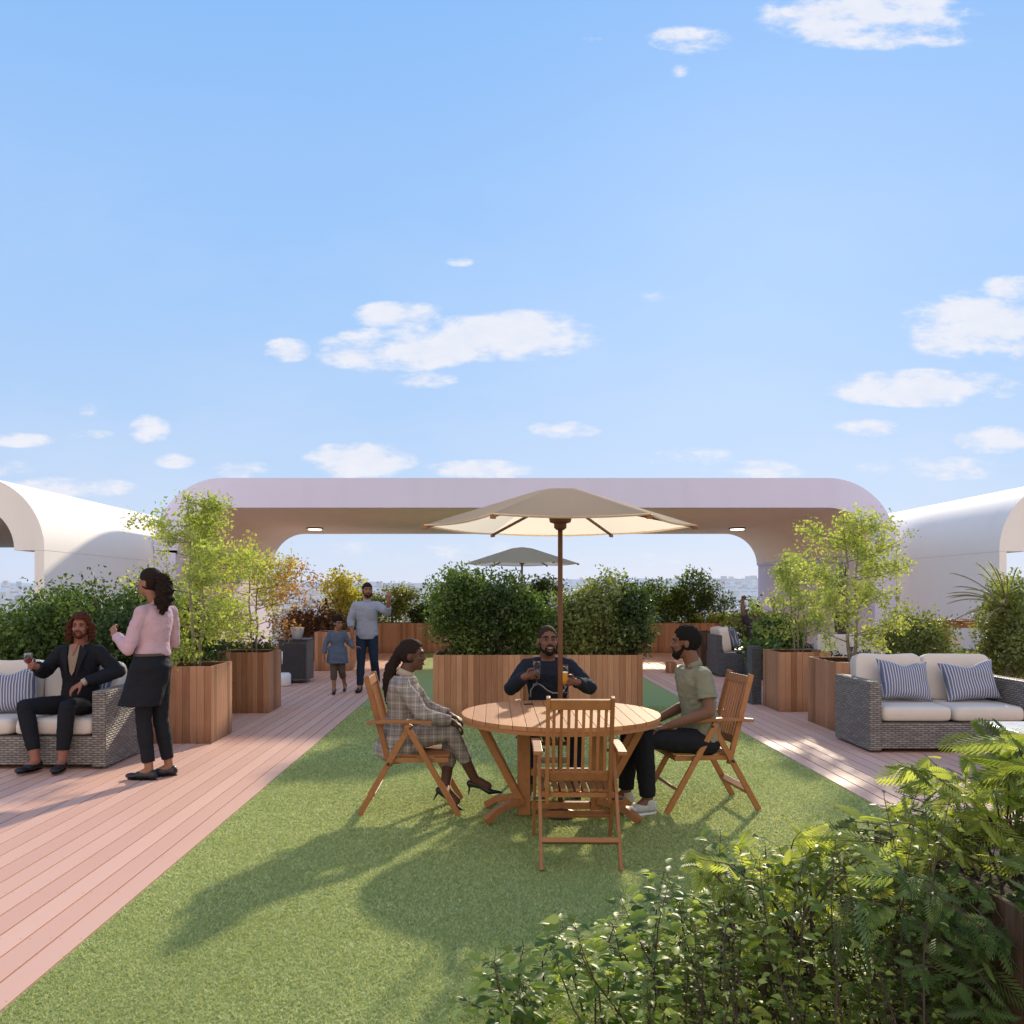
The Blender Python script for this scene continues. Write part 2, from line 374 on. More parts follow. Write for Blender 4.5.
M['skin_deep']=skin('skin_deep',(.105,.05,.032)); M['skin_dark']=skin('skin_dark',(.17,.082,.052)); M['skin_brown']=skin('skin_brown',(.29,.14,.085)); M['skin_tan']=skin('skin_tan',(.36,.18,.12)); M['skin_red']=skin('skin_red',(.29,.12,.08))
def hairmat(name,c):
    m,nt=newmat(name); n=noi(nt,coords(nt,'Object',(60,60,12)),3,4,.7); cc=mixc(nt,n,tuple(x*.5 for x in c),tuple(x*1.5 for x in c)); finish(nt,cc,.8,n,.006,1,spec=.12); return m
M['hair_black']=hairmat('hair_black',(.013,.011,.011)); M['hair_brown']=hairmat('hair_brown',(.025,.015,.012)); M['hair_red']=hairmat('hair_red',(.075,.022,.012)); M['hair_dark']=hairmat('hair_dark',(.022,.014,.011))
M['hair_buzz']=hairmat('hair_buzz',(.040,.024,.018))
M['eye_white']=plain('eye_white',(.30,.27,.25),.3); M['eye_dark']=plain('eye_dark',(.01,.008,.008),.1); M['teeth']=plain('teeth',(.55,.50,.45),.5); M['lips']=plain('lips',(.20,.06,.05),.45)
M['navy']=cloth('navy_knit',(.018,.022,.035)); M['charcoal']=cloth('charcoal_cloth',(.016,.017,.021)); M['black_cloth']=cloth('black_cloth',(.014,.015,.019),rough=.7); M['denim']=cloth('dark_denim',(.02,.032,.06))
M['sage']=cloth('sage_jersey',(.21,.21,.15)); M['pink']=cloth('pale_pink_cotton',(.52,.35,.39)); M['paleblue']=cloth('pale_blue_cotton',(.32,.34,.42)); M['chambray']=cloth('chambray',(.10,.13,.19)); M['brown_cloth']=cloth('brown_cloth',(.10,.075,.06))
M['cream']=cloth('cream_shirt',(.40,.33,.25)); M['plum']=cloth('plum_cloth',(.05,.035,.05)); M['grey_shoe']=cloth('grey_shoe',(.50,.49,.46)); M['black_shoe']=plain('black_shoe',(.012,.012,.015),.35); M['sole']=plain('sole',(.75,.74,.72),.6); M['logo']=plain('logo_grey',(.28,.28,.31),.8)
def tweed():
    m,nt=newmat('checked_tweed'); tc=nt.nodes.new('ShaderNodeTexCoord'); sp=nt.nodes.new('ShaderNodeSeparateXYZ'); nt.links.new(tc.outputs['Object'],sp.inputs[0])
    base=noi(nt,tc.outputs['Object'],180,2); c=mixc(nt,base,(.17,.14,.125),(.36,.32,.29))
    for ax,off in ((0,0),(2,.02),(0,.035),(2,.06)):
        f=mth(nt,'FRACT',mth(nt,'MULTIPLY',mth(nt,'ADD',sp.outputs[ax],off),16.)); s=mth(nt,'LESS_THAN',f,.10)
        c=mixc(nt,mth(nt,'MULTIPLY',s,.42),c,(.60,.52,.45) if off==0 or off==.02 else (.07,.05,.045))
    finish(nt,c,.9,noi(nt,tc.outputs['Object'],9,4),.012,.7,spec=.15); return m
M['tweed']=tweed()
# ------------------------------------------------------------------ setting: roof terrace
GX0,GX1=-1.887,2.909; YB=23.0
def planks_y(x0,x1,y0,y1,w,z,gap=.012,th=.025):
    b=MB(); x=x0; s=1 if x1>x0 else -1
    while (x1-x)*s>.02:
        xe=x+s*min(w,abs(x1-x)); b.span(x+s*gap/2,xe-s*gap/2,y0,y1,z-th,z); x=xe
    return b
b=planks_y(GX0,-9.5,-1,YB+2.5,.14,.0); tag(b.build('timber_deck',M['deck'],bevel=.002),kind='structure')
b=planks_y(GX1,11.5,-1,YB+2.5,.14,.0); tag(b.build('timber_deck',M['deck'],bevel=.002),kind='structure')
b=MB(); b.span(-17.5,19.5,-3,YB+3,-.4,-.03); tag(b.build('roof_slab',M['under']),kind='structure')
b=MB(); b.span(GX0+.004,GX1-.004,-1,YB-.2,-.026,-.004); tag(b.build('lawn',M['turf']),kind='structure')
# blades of the artificial turf, dense near the camera
def turf_blades():
    P=[];L=[]
    for (y0,y1,dens,h,w) in ((2.9,4.2,26000,.0105,.0030),(4.2,5.6,16000,.011,.0038),(5.6,8,8500,.012,.0050),(8,12,3000,.014,.008)):
        a=(GX1-GX0)*(y1-y0); n=int(a*dens); x=rng.uniform(GX0+.01,GX1-.01,n); y=rng.uniform(y0,y1,n)
        P.append(np.stack([x,y,np.full(n,-.004)],1)); L.append(np.stack([rng.normal(h,h*.25,n),np.full(n,w)],1))
    P=np.concatenate(P); L=np.concatenate(L); n=len(P)
    a=rng.uniform(0,2*PI,n); tilt=rng.normal(0,.8,(n,2))*L[:,:1]
    side=np.stack([np.cos(a),np.sin(a),np.zeros(n)],1)*L[:,1:2]
    tip=P+np.stack([tilt[:,0],tilt[:,1],L[:,0]*.85],1)
    vs=np.stack([P-side,P+side,tip+side*.5],1).reshape(-1,3)
    f=np.arange(n*3).reshape(-1,3)
    o=from_np('artificial_turf_blades',vs,f,3,rng.random(n),M['blade'])
    tag(o,'short green artificial turf pile between the two timber decks','turf',kind='stuff')
turf_blades()

# city far below, hills and ground
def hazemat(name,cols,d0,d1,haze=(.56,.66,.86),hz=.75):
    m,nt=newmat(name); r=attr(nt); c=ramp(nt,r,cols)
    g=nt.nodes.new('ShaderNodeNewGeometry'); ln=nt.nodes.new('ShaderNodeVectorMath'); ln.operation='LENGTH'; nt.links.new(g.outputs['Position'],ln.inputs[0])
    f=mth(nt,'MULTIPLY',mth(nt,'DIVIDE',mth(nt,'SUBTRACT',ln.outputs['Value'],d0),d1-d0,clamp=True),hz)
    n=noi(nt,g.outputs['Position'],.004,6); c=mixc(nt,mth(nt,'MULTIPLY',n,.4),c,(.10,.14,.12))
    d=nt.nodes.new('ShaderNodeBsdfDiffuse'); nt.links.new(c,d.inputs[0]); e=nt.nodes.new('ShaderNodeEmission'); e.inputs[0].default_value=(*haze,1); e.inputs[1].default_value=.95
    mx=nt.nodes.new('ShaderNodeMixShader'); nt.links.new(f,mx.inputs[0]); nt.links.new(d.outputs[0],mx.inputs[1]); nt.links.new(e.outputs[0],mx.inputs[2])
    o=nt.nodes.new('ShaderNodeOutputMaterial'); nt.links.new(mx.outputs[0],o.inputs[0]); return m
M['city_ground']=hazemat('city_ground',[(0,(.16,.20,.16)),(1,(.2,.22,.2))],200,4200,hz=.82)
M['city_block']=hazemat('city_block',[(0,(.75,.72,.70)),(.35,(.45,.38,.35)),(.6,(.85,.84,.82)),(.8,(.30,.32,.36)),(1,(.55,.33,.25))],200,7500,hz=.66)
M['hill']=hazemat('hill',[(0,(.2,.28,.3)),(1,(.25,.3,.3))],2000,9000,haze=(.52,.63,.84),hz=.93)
b=MB(); b.add([(-30000,-8000,-60),(30000,-8000,-60),(30000,30000,-60),(-30000,30000,-60)],[(0,1,2,3)]); tag(b.build('ground',M['city_ground']),kind='structure')
b=MB()
def terrain(D,a=0.0):
    return -60+ (max(0,D-2200)/3800)**1.3*165*(.75+.5*noise.noise(V(a*5,D*.0004,0)))
for i in range(6500):
    D=700+5600*random.random()**.8; a=R(random.uniform(-36,36)); x,y=D*math.sin(a),D*math.cos(a)
    s=random.uniform(8,20)*(1+D/7000); h=random.uniform(6,14)*(1+ (random.random()<.08)*1.8); z0=terrain(D,a)-2
    b.box((x,y,z0+h/2),(s,s*random.uniform(.6,1.6),h),Matrix.Rotation(random.uniform(0,1.5),3,'Z'))
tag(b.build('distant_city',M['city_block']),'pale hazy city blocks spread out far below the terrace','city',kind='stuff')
b=MB(); ds=[2000,2600,3200,3800,4500,5200,6000,6600,7200]; n=110; vs=[]
for D in ds:
    for i in range(n+1):
        a=R(-60+120*i/n); z=terrain(D,a) if D<6300 else terrain(6000,a)-(D-6000)*.12
        vs.append(V(D*math.sin(a),D*math.cos(a),z-(3 if D==2000 else 0)))
fs=[(r*(n+1)+i,r*(n+1)+i+1,(r+1)*(n+1)+i+1,(r+1)*(n+1)+i) for r in range(len(ds)-1) for i in range(n)]
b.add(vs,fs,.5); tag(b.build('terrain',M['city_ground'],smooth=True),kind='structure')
b=MB()
for (D,hh,ph) in ((9000,210,2.1),(12000,330,4.4)):
    n=140; vs=[]
    for i in range(n+1):
        a=R(-60+120*i/n); h=hh*(.45+.55*(.5+.5*noise.fractal(V(i*.045+ph*3,ph,0),1,2,5)*1.6)); vs+= [V(D*math.sin(a),D*math.cos(a),-62),V(D*1.05*math.sin(a),D*1.05*math.cos(a),max(h-45,-55))]
    b.add(vs,[(2*i,2*i+2,2*i+3,2*i+1) for i in range(n)],.5)
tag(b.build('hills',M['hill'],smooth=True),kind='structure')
# building body under the terrace
b=MB(); b.span(-17.4,19.4,-2.9,YB+2.9,-60,-.41); tag(b.build('apartment_tower',M['white_wall']),'tall white building whose flat roof carries the terrace','building')

# ------------------------------------------------------------------ white arches
def arc(cx,cz,r,a0,a1,n=20): return [(cx+r*math.cos(R(a0+(a1-a0)*i/n)),cz+r*math.sin(R(a0+(a1-a0)*i/n))) for i in range(n+1)]
def portal(root,x0,x1,zt,zs,ro,th_top,th_side,wall,y0,y1,m,ms=None,wall_left=True,wall_right=True):
    "rounded portal: outer outline x0..x1, top zt, springing zs; a thinner wall carries it below the springing"
    ri=ro-th_side; 
    out=arc(x1-ro,zt-ro,ro,0,90)+arc(x0+ro,zt-ro,ro,90,180)
    xi0,xi1,zi=x0+th_side,x1-th_side,zt-th_top; rz=ri
    inn=arc(xi1-rz,zi-rz,rz,0,90)+arc(xi0+rz,zi-rz,rz,90,180)
    out=[(x1,zs)]+out+[(x0,zs)]; inn=[(xi1,zs)]+inn+[(xi0,zs)]
    n=len(out); vs=[]
    for y in (y0,y1):
        vs+=[V(p[0],y,p[1]) for p in out]+[V(p[0],y,p[1]) for p in inn]
    b=MB(); fs=[]
    for i in range(n-1):
        fs.append((i,i+1,n+i+1,n+i)); k=2*n; fs.append((k+i,k+n+i,k+n+i+1,k+i+1))
        fs.append((i,k+i,k+i+1,i+1))
        fs.append((n+i,n+i+1,k+n+i+1,k+n+i))
    fs.append((0,n,3*n,2*n)); fs.append((n-1,3*n-1,4*n-1,2*n-1))
    b.add(vs,fs,.5); o=b.build('arch_shell',m,root)
    if ms:
        o.data.materials.append(ms)
        for p in o.data.polygons:
            if p.normal.z<-.02: 
                c=p.center
                if zs-.01<=c.z<zt-.05: p.material_index=1
    for p in o.data.polygons: p.use_smooth = abs(p.normal.y)<.5
    o.data.set_sharp_from_angle(angle=R(40)) if hasattr(o.data,'set_sharp_from_angle') else None
    if wall_left: w=MB(); w.span(x0+.003,x0+wall,y0+.003,y1,0.001,zs-.002); w.build('wall',m,root)
    if wall_right: w=MB(); w.span(x1-.003,x1-wall,y0+.003,y1,0.001,zs-.002); w.build('wall',m,root)
root=thing('arched_pavilion','wide pale lavender flat arch with rounded corners spanning the back of the terrace','pavilion',(0,0,0))
portal(root,-6.96,8.33,3.99,2.50,1.42,.61,.48,.44,17.3,24.9,M['arch_wall'],M['soffit'])
# arched window, door and hatch on the inner right wall
for (y,zc,w,h,nm,rnd_) in ((18.95,1.95,.5,.75,'window',True),(19.0,.95,.55,.5,'window',False),(18.8,.42,.9,.45,'window',False)):
    b=MB(); xw=7.888
    pts=[V(xw,y-w/2,zc-h/2),V(xw,y+w/2,zc-h/2)]
    if rnd_: pts+=[V(xw,y+w/2*math.cos(t),zc+h/2-w/2+w/2*math.sin(t)) for t in [PI*i/12 for i in range(13)]]
    else: pts+=[V(xw,y+w/2,zc+h/2),V(xw,y-w/2,zc+h/2)]
    b.poly(pts,(-.03,0,0)); wn=b.build(nm,M['window_dark'],root)
    f=MB(); f.span(xw-.05,xw,y-w/2-.05,y+w/2+.05,zc-h/2-.06,zc-h/2-.004); f.build('sill',M['arch_wall'],wn)
root=thing('arched_pavilion','bright sunlit white vaulted gallery behind the left hedge','pavilion',(0,0,0))
portal(root,-16.5,-6.965,3.45,2.28,1.16,.47,.47,.155,13.07,24.95,M['white_wall'],wall_left=False)
for y in (13.3,18.6,24.6): b=MB(); b.span(-16.4,-16.1,y-.15,y+.15,.001,2.278); b.build('column',M['white_wall'],root)
root=thing('arched_pavilion','pale pink white vaulted gallery behind the right sofa','pavilion',(0,0,0))
portal(root,8.335,18.5,3.50,2.30,1.19,.47,.47,.12,13.8,24.95,M['white_wall'],wall_right=False)
for y in (14.1,18.6,24.6): b=MB(); b.span(18.1,18.4,y-.15,y+.15,.001,2.298); b.build('column',M['white_wall'],root)
# lamps in the soffit
for px,lab in ((318,'lit flush ceiling lamp in the arch soffit, the left one above the golden tree'),(733,'lit flush ceiling lamp in the arch soffit, the right one near the lime tree')):
    p=W(px,527,23.0); t=thing('ceiling_lamp',lab,'lamp',(p.x,22.6,3.38),group='lamps in the arch soffit')
    b=MB(); b.lathe([(.22,-.035),(.22,-.002)],n=28); b.build('lamp_housing',M['black_metal'],t,bevel=.004)
    b=MB(); b.lathe([(.17,-.06),(.19,-.036)],n=28); b.build('diffuser',M['lamp_glow'],t,smooth=True)

# ------------------------------------------------------------------ timber planters
def plank_box(label,x0,x1,y0,y1,h,name='timber_planter',m='cedar',group='timber planters on the terrace',soil=True,pw=.075,cat='planter'):
    t=thing(name,label,cat,((x0+x1)/2,(y0+y1)/2,0),group=group)
    w,d=(x1-x0)/2,(y1-y0)/2; th=.022; b=MB()
    def run(n,fn):
        for i in range(n): fn(i)
    n=max(3,round(2*w/pw)); s=2*w/n
    for i in range(n):
        for y in (-d,d-th): b.span(-w+i*s+.0012,-w+(i+1)*s-.0012,y,y+th,0.002,h+random.uniform(-.001,.001))
    n=max(3,round((2*d-2*th)/pw)); s=(2*d-2*th)/n
    for i in range(n):
        for x in (-w,w-th): b.span(x,x+th,-d+th+i*s+.0012,-d+th+(i+1)*s-.0012,0.002,h+random.uniform(-.001,.001))
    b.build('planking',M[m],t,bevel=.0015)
    for ya,yb_ in ((-d+.024,-d+.045),(d-.045,d-.024)):
        r=MB(); r.span(-w+.024,w-.024,ya,yb_,h-.05,h-.012); r.build('inner_rail',M['cedar_dark'],t)
    if soil:
        s_=MB(); s_.span(-w+.05,w-.05,-d+.05,d-.05,.1,h-.06); s_.build('soil',M['soil'],t)
    return t
plank_box('tall square cedar planter beside the standing woman',-3.78,-3.0,8.98,9.70,.826)
plank_box('square cedar planter holding the golden tree, behind the first left one',-3.72,-3.0,11.27,11.95,.815)
plank_box('long wide cedar planter with bushes behind the round table',-.755,1.93,10.74,11.6,.82)
plank_box('square cedar planter on the right deck holding the smaller lime tree',3.90,4.60,11.39,12.1,.81)
plank_box('cedar planter next to the right sofa arm with the taller lime tree',3.985,4.75,9.72,10.6,.81)
plank_box('low cedar planter box behind the walking child',-3.69,-2.95,17.45,18.3,.81)
plank_box('cedar planter wall along the rear left edge of the terrace',-4.9,.2,YB-.2,YB+.6,.81)
plank_box('cedar planter wall along the rear right edge of the terrace',.22,6.2,YB-.2,YB+.6,.81)
plank_box('dark cedar planter beside the rear wicker sofa, taller of two',4.30,4.62,17.3,18.0,.82,m='cedar_dark')
plank_box('dark cedar planter beside the rear wicker sofa, lower of two',4.64,5.0,17.3,18.0,.69,m='cedar_dark')
plank_box('small cedar block on the sunny rear deck right of centre planter',3.55,3.72,16.9,17.2,.22,soil=False,name='timber_block',cat='block')
plank_box('cedar planter behind the left sofa holding the hedge',-7.0,-3.95,9.3,10.6,.6)
plank_box('dark timber trough at the front right corner under the ferny bush',1.50,3.6,2.2,3.30,.70,m='cedar_dark')

# ------------------------------------------------------------------ foliage
def rotmats(n,up=.0,zbias=0.0):
    q=rng.normal(0,1,(n,4)); q/=np.linalg.norm(q,axis=1)[:,None]
    w,x,y,z=q.T
    return np.stack([np.stack([1-2*(y*y+z*z),2*(x*y-z*w),2*(x*z+y*w)],1),np.stack([2*(x*y+z*w),1-2*(x*x+z*z),2*(y*z-x*w)],1),np.stack([2*(x*z-y*w),2*(y*z+x*w),1-2*(x*x+y*y)],1)],1)
LEAF4=(np.array([[0,0,0],[-.27,.42,.10],[0,1,-.05],[.27,.42,.10]],float),np.array([[0,3,2],[0,2,1]]))
LEAF8=(np.array([[0,0,0],[-.24,.2,.07],[-.30,.45,.10],[-.17,.76,.05],[0,1.1,-.12],[.17,.76,.05],[.30,.45,.10],[.24,.2,.07],[0,.25,0],[0,.5,0],[0,.8,-.03]],float),
       np.array([[0,8,1],[8,9,1],[1,9,2],[9,10,2],[2,10,3],[3,10,4],[0,7,8],[8,7,9],[7,6,9],[9,6,10],[6,5,10],[5,4,10]]))
def scatter(name,tmpl,pos,size,mat,parent=None,mats=None,rnd=None,smooth=False):
    tv,tf=tmpl; n=len(pos)
    if mats is None: mats=rotmats(n)
    if not hasattr(size,'__len__'): size=rng.normal(size,size*.28,n).clip(size*.4,size*1.7)
    vs=np.einsum('nij,kj->nki',mats,tv)*size[:,None,None]+pos[:,None,:]
    k=len(tv); f=(tf[None]+np.arange(n)[:,None,None]*k).reshape(-1,3)
    if rnd is None: rnd=rng.random(n)
    return from_np(name,vs.reshape(-1,3),f,3,np.repeat(rnd,len(tf)),mat,parent,smooth)
def clump_points(c,r,nc,cr,per,shell=.55,lump=.0):
    c=np.array(c,float); r=np.array(r,float)
    d=rng.normal(0,1,(nc,3)); d/=np.linalg.norm(d,axis=1)[:,None]
    rad=shell+(1-shell)*rng.random(nc)**.6; rad*=rng.uniform(.82,1.08,nc)
    cc=c+d*rad[:,None]*r
    pts=np.repeat(cc,per,axis=0)+rng.normal(0,1,(nc*per,3)).clip(-1.6,1.6)*np.array(cr)
    rn=np.repeat(rng.random(nc)*.55,per)+rng.random(nc*per)*.45
    return cc,pts,rn
def _unused(): pass
def shrub(label,x,y,rx,ry,z0,z1,mat='leaf_green',n=3500,leaf=.05,name='leafy_shrub',cat='shrub',group='shrubs around the terrace',nc=None,shell=.35,stems=5,cr=None,lobes=4):
    t=thing(name,label,cat,(x,y,z0),group=group); h=z1-z0
    nc=nc or max(18,n//38); per=max(1,n//nc)
    allp=[];rn=[];cen=[]
    L=[(0,0,h*.52,rx*.9,ry*.9,h*.5),(0,0,h*.24,rx*.85,ry*.85,h*.26)]+[(random.uniform(-.5,.5)*rx,random.uniform(-.5,.5)*ry,h*random.uniform(.45,.72),rx*random.uniform(.4,.6),ry*random.uniform(.4,.6),h*random.uniform(.25,.34)) for _ in range(lobes)]
    tot=sum(l[3]*l[5] for l in L)
    for l in L:
        k=max(4,int(nc*l[3]*l[5]/tot)); cr_=cr or .13*min(rx,h*.7)+.01
        c,p,r=clump_points(l[:3],l[3:],k,(cr_,cr_,cr_),per,shell); allp.append(p);rn.append(r);cen.append(c)
    P=np.concatenate(allp);r=np.concatenate(rn);C=np.concatenate(cen)
    ok=P[:,2]>.0; P=P[ok]; r=r[ok]
    scatter('foliage',LEAF4,P,leaf,M[mat],t,rnd=r)
    b=MB()
    for i in range(stems):
        c=C[random.randrange(len(C))]; a=(random.uniform(-.15,.15)*rx,random.uniform(-.15,.15)*ry,0)
        b.tube([a,(a[0]*.6+c[0]*.4,a[1]*.6+c[1]*.4,c[2]*.55),tuple(c)],[.014,.01,.004],6)
    b.build('stem',M['bark_dark'],t,smooth=True)
    return t
def tree(label,x,y,z0,z1,w,mat,nstem=1,n=4200,leaf=.05,trunk=.022,low=.3,name='young_tree',mat2=None,side=0,lean=0,bark='bark',group='young trees in planters'):
    t=thing(name,label,'tree',(x,y,z0),group=group); h=z1-z0
    T=MB(); pts=[];rn=[]
    for s in range(nstem):
        off=(s-(nstem-1)/2)*.05; top=V(lean+off*3+random.uniform(-.06,.06),random.uniform(-.1,.1),h*(.97 if s==0 else .85)); base=V(off,random.uniform(-.02,.02),0)
        path=[base.lerp(top,k/6)+V(random.uniform(-.02,.02),random.uniform(-.02,.02),0)*(k>0) for k in range(7)]
        T.tube(path,[trunk*(1-.13*k) for k in range(7)],8)
        nb=int(20/nstem)+4
        for i in range(nb):
            f=low+(1-low)*(i+random.random())/nb; k=min(5,int(f*6)); p=path[k].lerp(path[k+1],f*6-k)
            q_=(f-low)/(1-low); prof=(math.sin(min(1,q_*.72+.20)*PI)**.6)*random.uniform(.8,1.15)
            L=w/2*prof*random.uniform(.65,1.12); a=random.uniform(0,2*PI); 
            e=p+V(math.cos(a)*L,math.sin(a)*L,L*random.uniform(.0,.55)*(1-q_*.6)); mid=p.lerp(e,.5)+V(0,0,-.03*L)
            T.tube([p,mid,e],[trunk*.38,trunk*.25,trunk*.1],5)
            # twigs and leaves
            for j in range(7):
                q=p.lerp(e,.3+.7*random.random()); tw=q+V(random.gauss(0,1),random.gauss(0,1),random.gauss(.3,.8)).normalized()*random.uniform(.08,.20)*w
                T.tube([q,tw],[trunk*.12,trunk*.05],4,False)
                m_=max(2,int(n/(nb*nstem*7))); u=rng.random(m_)[:,None]**.6
                pts.append(np.array(q)*(1-u)+np.array(tw)*u+rng.normal(0,.030*w,(m_,3))); rn.append(np.full(m_,random.random()*.5)+rng.random(m_)*.5)
        m_=int(n/14/nstem); u=rng.random(m_)[:,None]; pts.append(np.array(path[5])*(1-u)+(np.array(path[6])+np.array([0,0,.04]))*u+rng.normal(0,.040*w,(m_,3))*np.array([1,1,.6])); rn.append(rng.random(m_))
    T.build('trunk',M[bark],t,smooth=True)
    P=np.concatenate(pts);r=np.concatenate(rn)
    if mat2:
        k=(P[:,0]*1.0-P[:,2]*.35+rng.normal(0,.14,len(P)))>side
        scatter('crown',LEAF4,P[~k],leaf,M[mat],t,rnd=r[~k]); scatter('crown',LEAF4,P[k],leaf,M[mat2],t,rnd=r[k])
    else: scatter('crown',LEAF4,P,leaf,M[mat],t,rnd=r)
    return t
def Z(py,Y): return EYE-(py-HY)*Y/FPX
def X(px,Y): return (px-CX)*Y/FPX
# trees in the planters
tree('tall lime green young tree in the planter beside the standing woman',X(196,9.3),9.35,.76,Z(490,9.3),1.40,'leaf_lime',2,8000,.044,.020,.10)
tree('golden and orange leaved young tree in the second left planter',X(254,11.6),11.6,.75,Z(550,11.6),1.75,'leaf_gold',2,6500,.044,.018,.14,mat2='leaf_orange',side=.05)
tree('smaller lime green tree in the right hand square planter',X(800,11.7),11.75,.75,Z(552,11.7),1.15,'leaf_lime',3,4200,.043,.015,.16)
tree('taller sunlit lime green tree behind the right sofa',X(853,10.15),10.15,.75,Z(512,10.15),1.5,'leaf_lime',2,7000,.044,.024,.12,lean=-.02)
# long planter bushes
for (px,wd,tp,mt,nn,lab) in ((462,.85,566,'leaf_green',9000,'tallest glossy green bush, left end of the long centre planter'),(497,.8,573,'leaf_dark',7500,'dark green bush in the long planter just left of the parasol pole'),(531,.7,592,'leaf_green',6500,'mid green bush behind the man with two glasses'),
      (575,.65,596,'leaf_olive',4500,'thin olive green bush right of the parasol pole'),(603,.8,580,'leaf_olive',6500,'upright olive green bush in the right half of the centre planter'),(630,.62,588,'leaf_dark',5000,'dark bush at the right end of the centre planter')):
    Y=11.15; shrub(lab,X(px,Y),Y,wd*.62,.40,.74,Z(tp,Y)+.05,mt,nn,.052,stems=8)
# hedge behind the left sofa
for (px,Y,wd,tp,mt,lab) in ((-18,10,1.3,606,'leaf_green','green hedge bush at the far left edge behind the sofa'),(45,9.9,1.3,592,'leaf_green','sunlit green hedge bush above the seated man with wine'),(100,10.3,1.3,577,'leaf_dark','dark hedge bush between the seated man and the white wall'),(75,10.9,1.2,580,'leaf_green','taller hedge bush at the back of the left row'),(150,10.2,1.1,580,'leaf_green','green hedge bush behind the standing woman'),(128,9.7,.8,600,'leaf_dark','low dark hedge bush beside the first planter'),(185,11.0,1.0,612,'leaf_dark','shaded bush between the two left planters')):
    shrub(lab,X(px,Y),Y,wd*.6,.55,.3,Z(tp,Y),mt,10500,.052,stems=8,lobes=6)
# low dark planting under the left arch leg
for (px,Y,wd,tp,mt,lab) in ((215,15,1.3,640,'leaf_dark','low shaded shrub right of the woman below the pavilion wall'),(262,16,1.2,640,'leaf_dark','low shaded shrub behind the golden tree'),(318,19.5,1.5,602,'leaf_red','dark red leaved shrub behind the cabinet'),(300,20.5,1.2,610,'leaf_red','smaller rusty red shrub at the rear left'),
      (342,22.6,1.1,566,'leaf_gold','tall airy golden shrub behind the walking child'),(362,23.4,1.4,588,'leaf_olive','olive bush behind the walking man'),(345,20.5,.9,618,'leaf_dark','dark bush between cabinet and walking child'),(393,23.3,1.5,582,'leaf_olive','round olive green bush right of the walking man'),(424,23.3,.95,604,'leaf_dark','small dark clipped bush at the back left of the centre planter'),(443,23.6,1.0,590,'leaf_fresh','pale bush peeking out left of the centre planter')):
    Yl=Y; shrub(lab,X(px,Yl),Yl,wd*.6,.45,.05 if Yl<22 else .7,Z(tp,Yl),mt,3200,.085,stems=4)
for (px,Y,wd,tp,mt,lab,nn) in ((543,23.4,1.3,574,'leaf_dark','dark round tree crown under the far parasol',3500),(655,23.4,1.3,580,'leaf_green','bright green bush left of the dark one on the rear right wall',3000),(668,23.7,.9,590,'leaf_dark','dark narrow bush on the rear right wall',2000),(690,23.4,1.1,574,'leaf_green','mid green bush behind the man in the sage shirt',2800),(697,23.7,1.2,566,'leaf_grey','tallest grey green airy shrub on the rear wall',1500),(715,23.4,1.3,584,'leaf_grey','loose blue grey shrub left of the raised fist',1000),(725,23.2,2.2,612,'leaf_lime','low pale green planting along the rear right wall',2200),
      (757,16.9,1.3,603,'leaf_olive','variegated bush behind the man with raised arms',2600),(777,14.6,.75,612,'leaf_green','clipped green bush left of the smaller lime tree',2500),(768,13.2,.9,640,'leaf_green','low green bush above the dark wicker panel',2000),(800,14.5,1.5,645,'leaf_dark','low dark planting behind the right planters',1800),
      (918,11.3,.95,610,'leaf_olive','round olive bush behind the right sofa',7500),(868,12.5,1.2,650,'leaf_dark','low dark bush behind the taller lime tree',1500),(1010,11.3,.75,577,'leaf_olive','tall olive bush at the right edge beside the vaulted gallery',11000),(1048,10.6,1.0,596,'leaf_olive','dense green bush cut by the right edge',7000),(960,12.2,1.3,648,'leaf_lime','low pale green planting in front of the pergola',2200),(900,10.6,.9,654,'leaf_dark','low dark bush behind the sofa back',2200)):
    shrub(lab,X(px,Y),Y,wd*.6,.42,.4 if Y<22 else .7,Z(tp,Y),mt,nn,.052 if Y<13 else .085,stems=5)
# palm like plant on the right
t=thing('palm_plant','spiky palm fronds poking left out of the right edge bush','palm',(X(1003,11.2),11.1,.4),group=None)
b=MB(); F=MB()
b.tube([(0,0,0),(.02,0,.5),(0,0,1.0)],[.05,.04,.03],8)
for i in range(19):
    a=R(160+random.uniform(-85,110)); el=random.uniform(.1,1.3); L=.80
    pts=[V(math.cos(a)*L*s,math.sin(a)*L*s*.6,1.0+el*L*s-.55*(s**2)*L*.9) for s in [k/8 for k in range(9)]]
    b.tube(pts,[.008]*8+[.003],4)
    for k in range(1,9):
        for q in range(2):
            p=pts[k-1].lerp(pts[k],q/2); d=(pts[k]-pts[k-1]).normalized(); sd=d.cross(V(0,0,1)).normalized()
            for s in (-1,1):
                tip=p+(sd*s*.6+d*.7+V(0,0,-.15)).normalized()*.22*(1.1-k/11); F.add([p,p+d*.012,tip],[(0,1,2)])
b.build('trunk',M['bark'],t,smooth=True); F.build('frond',M['leaf_frond'],t)

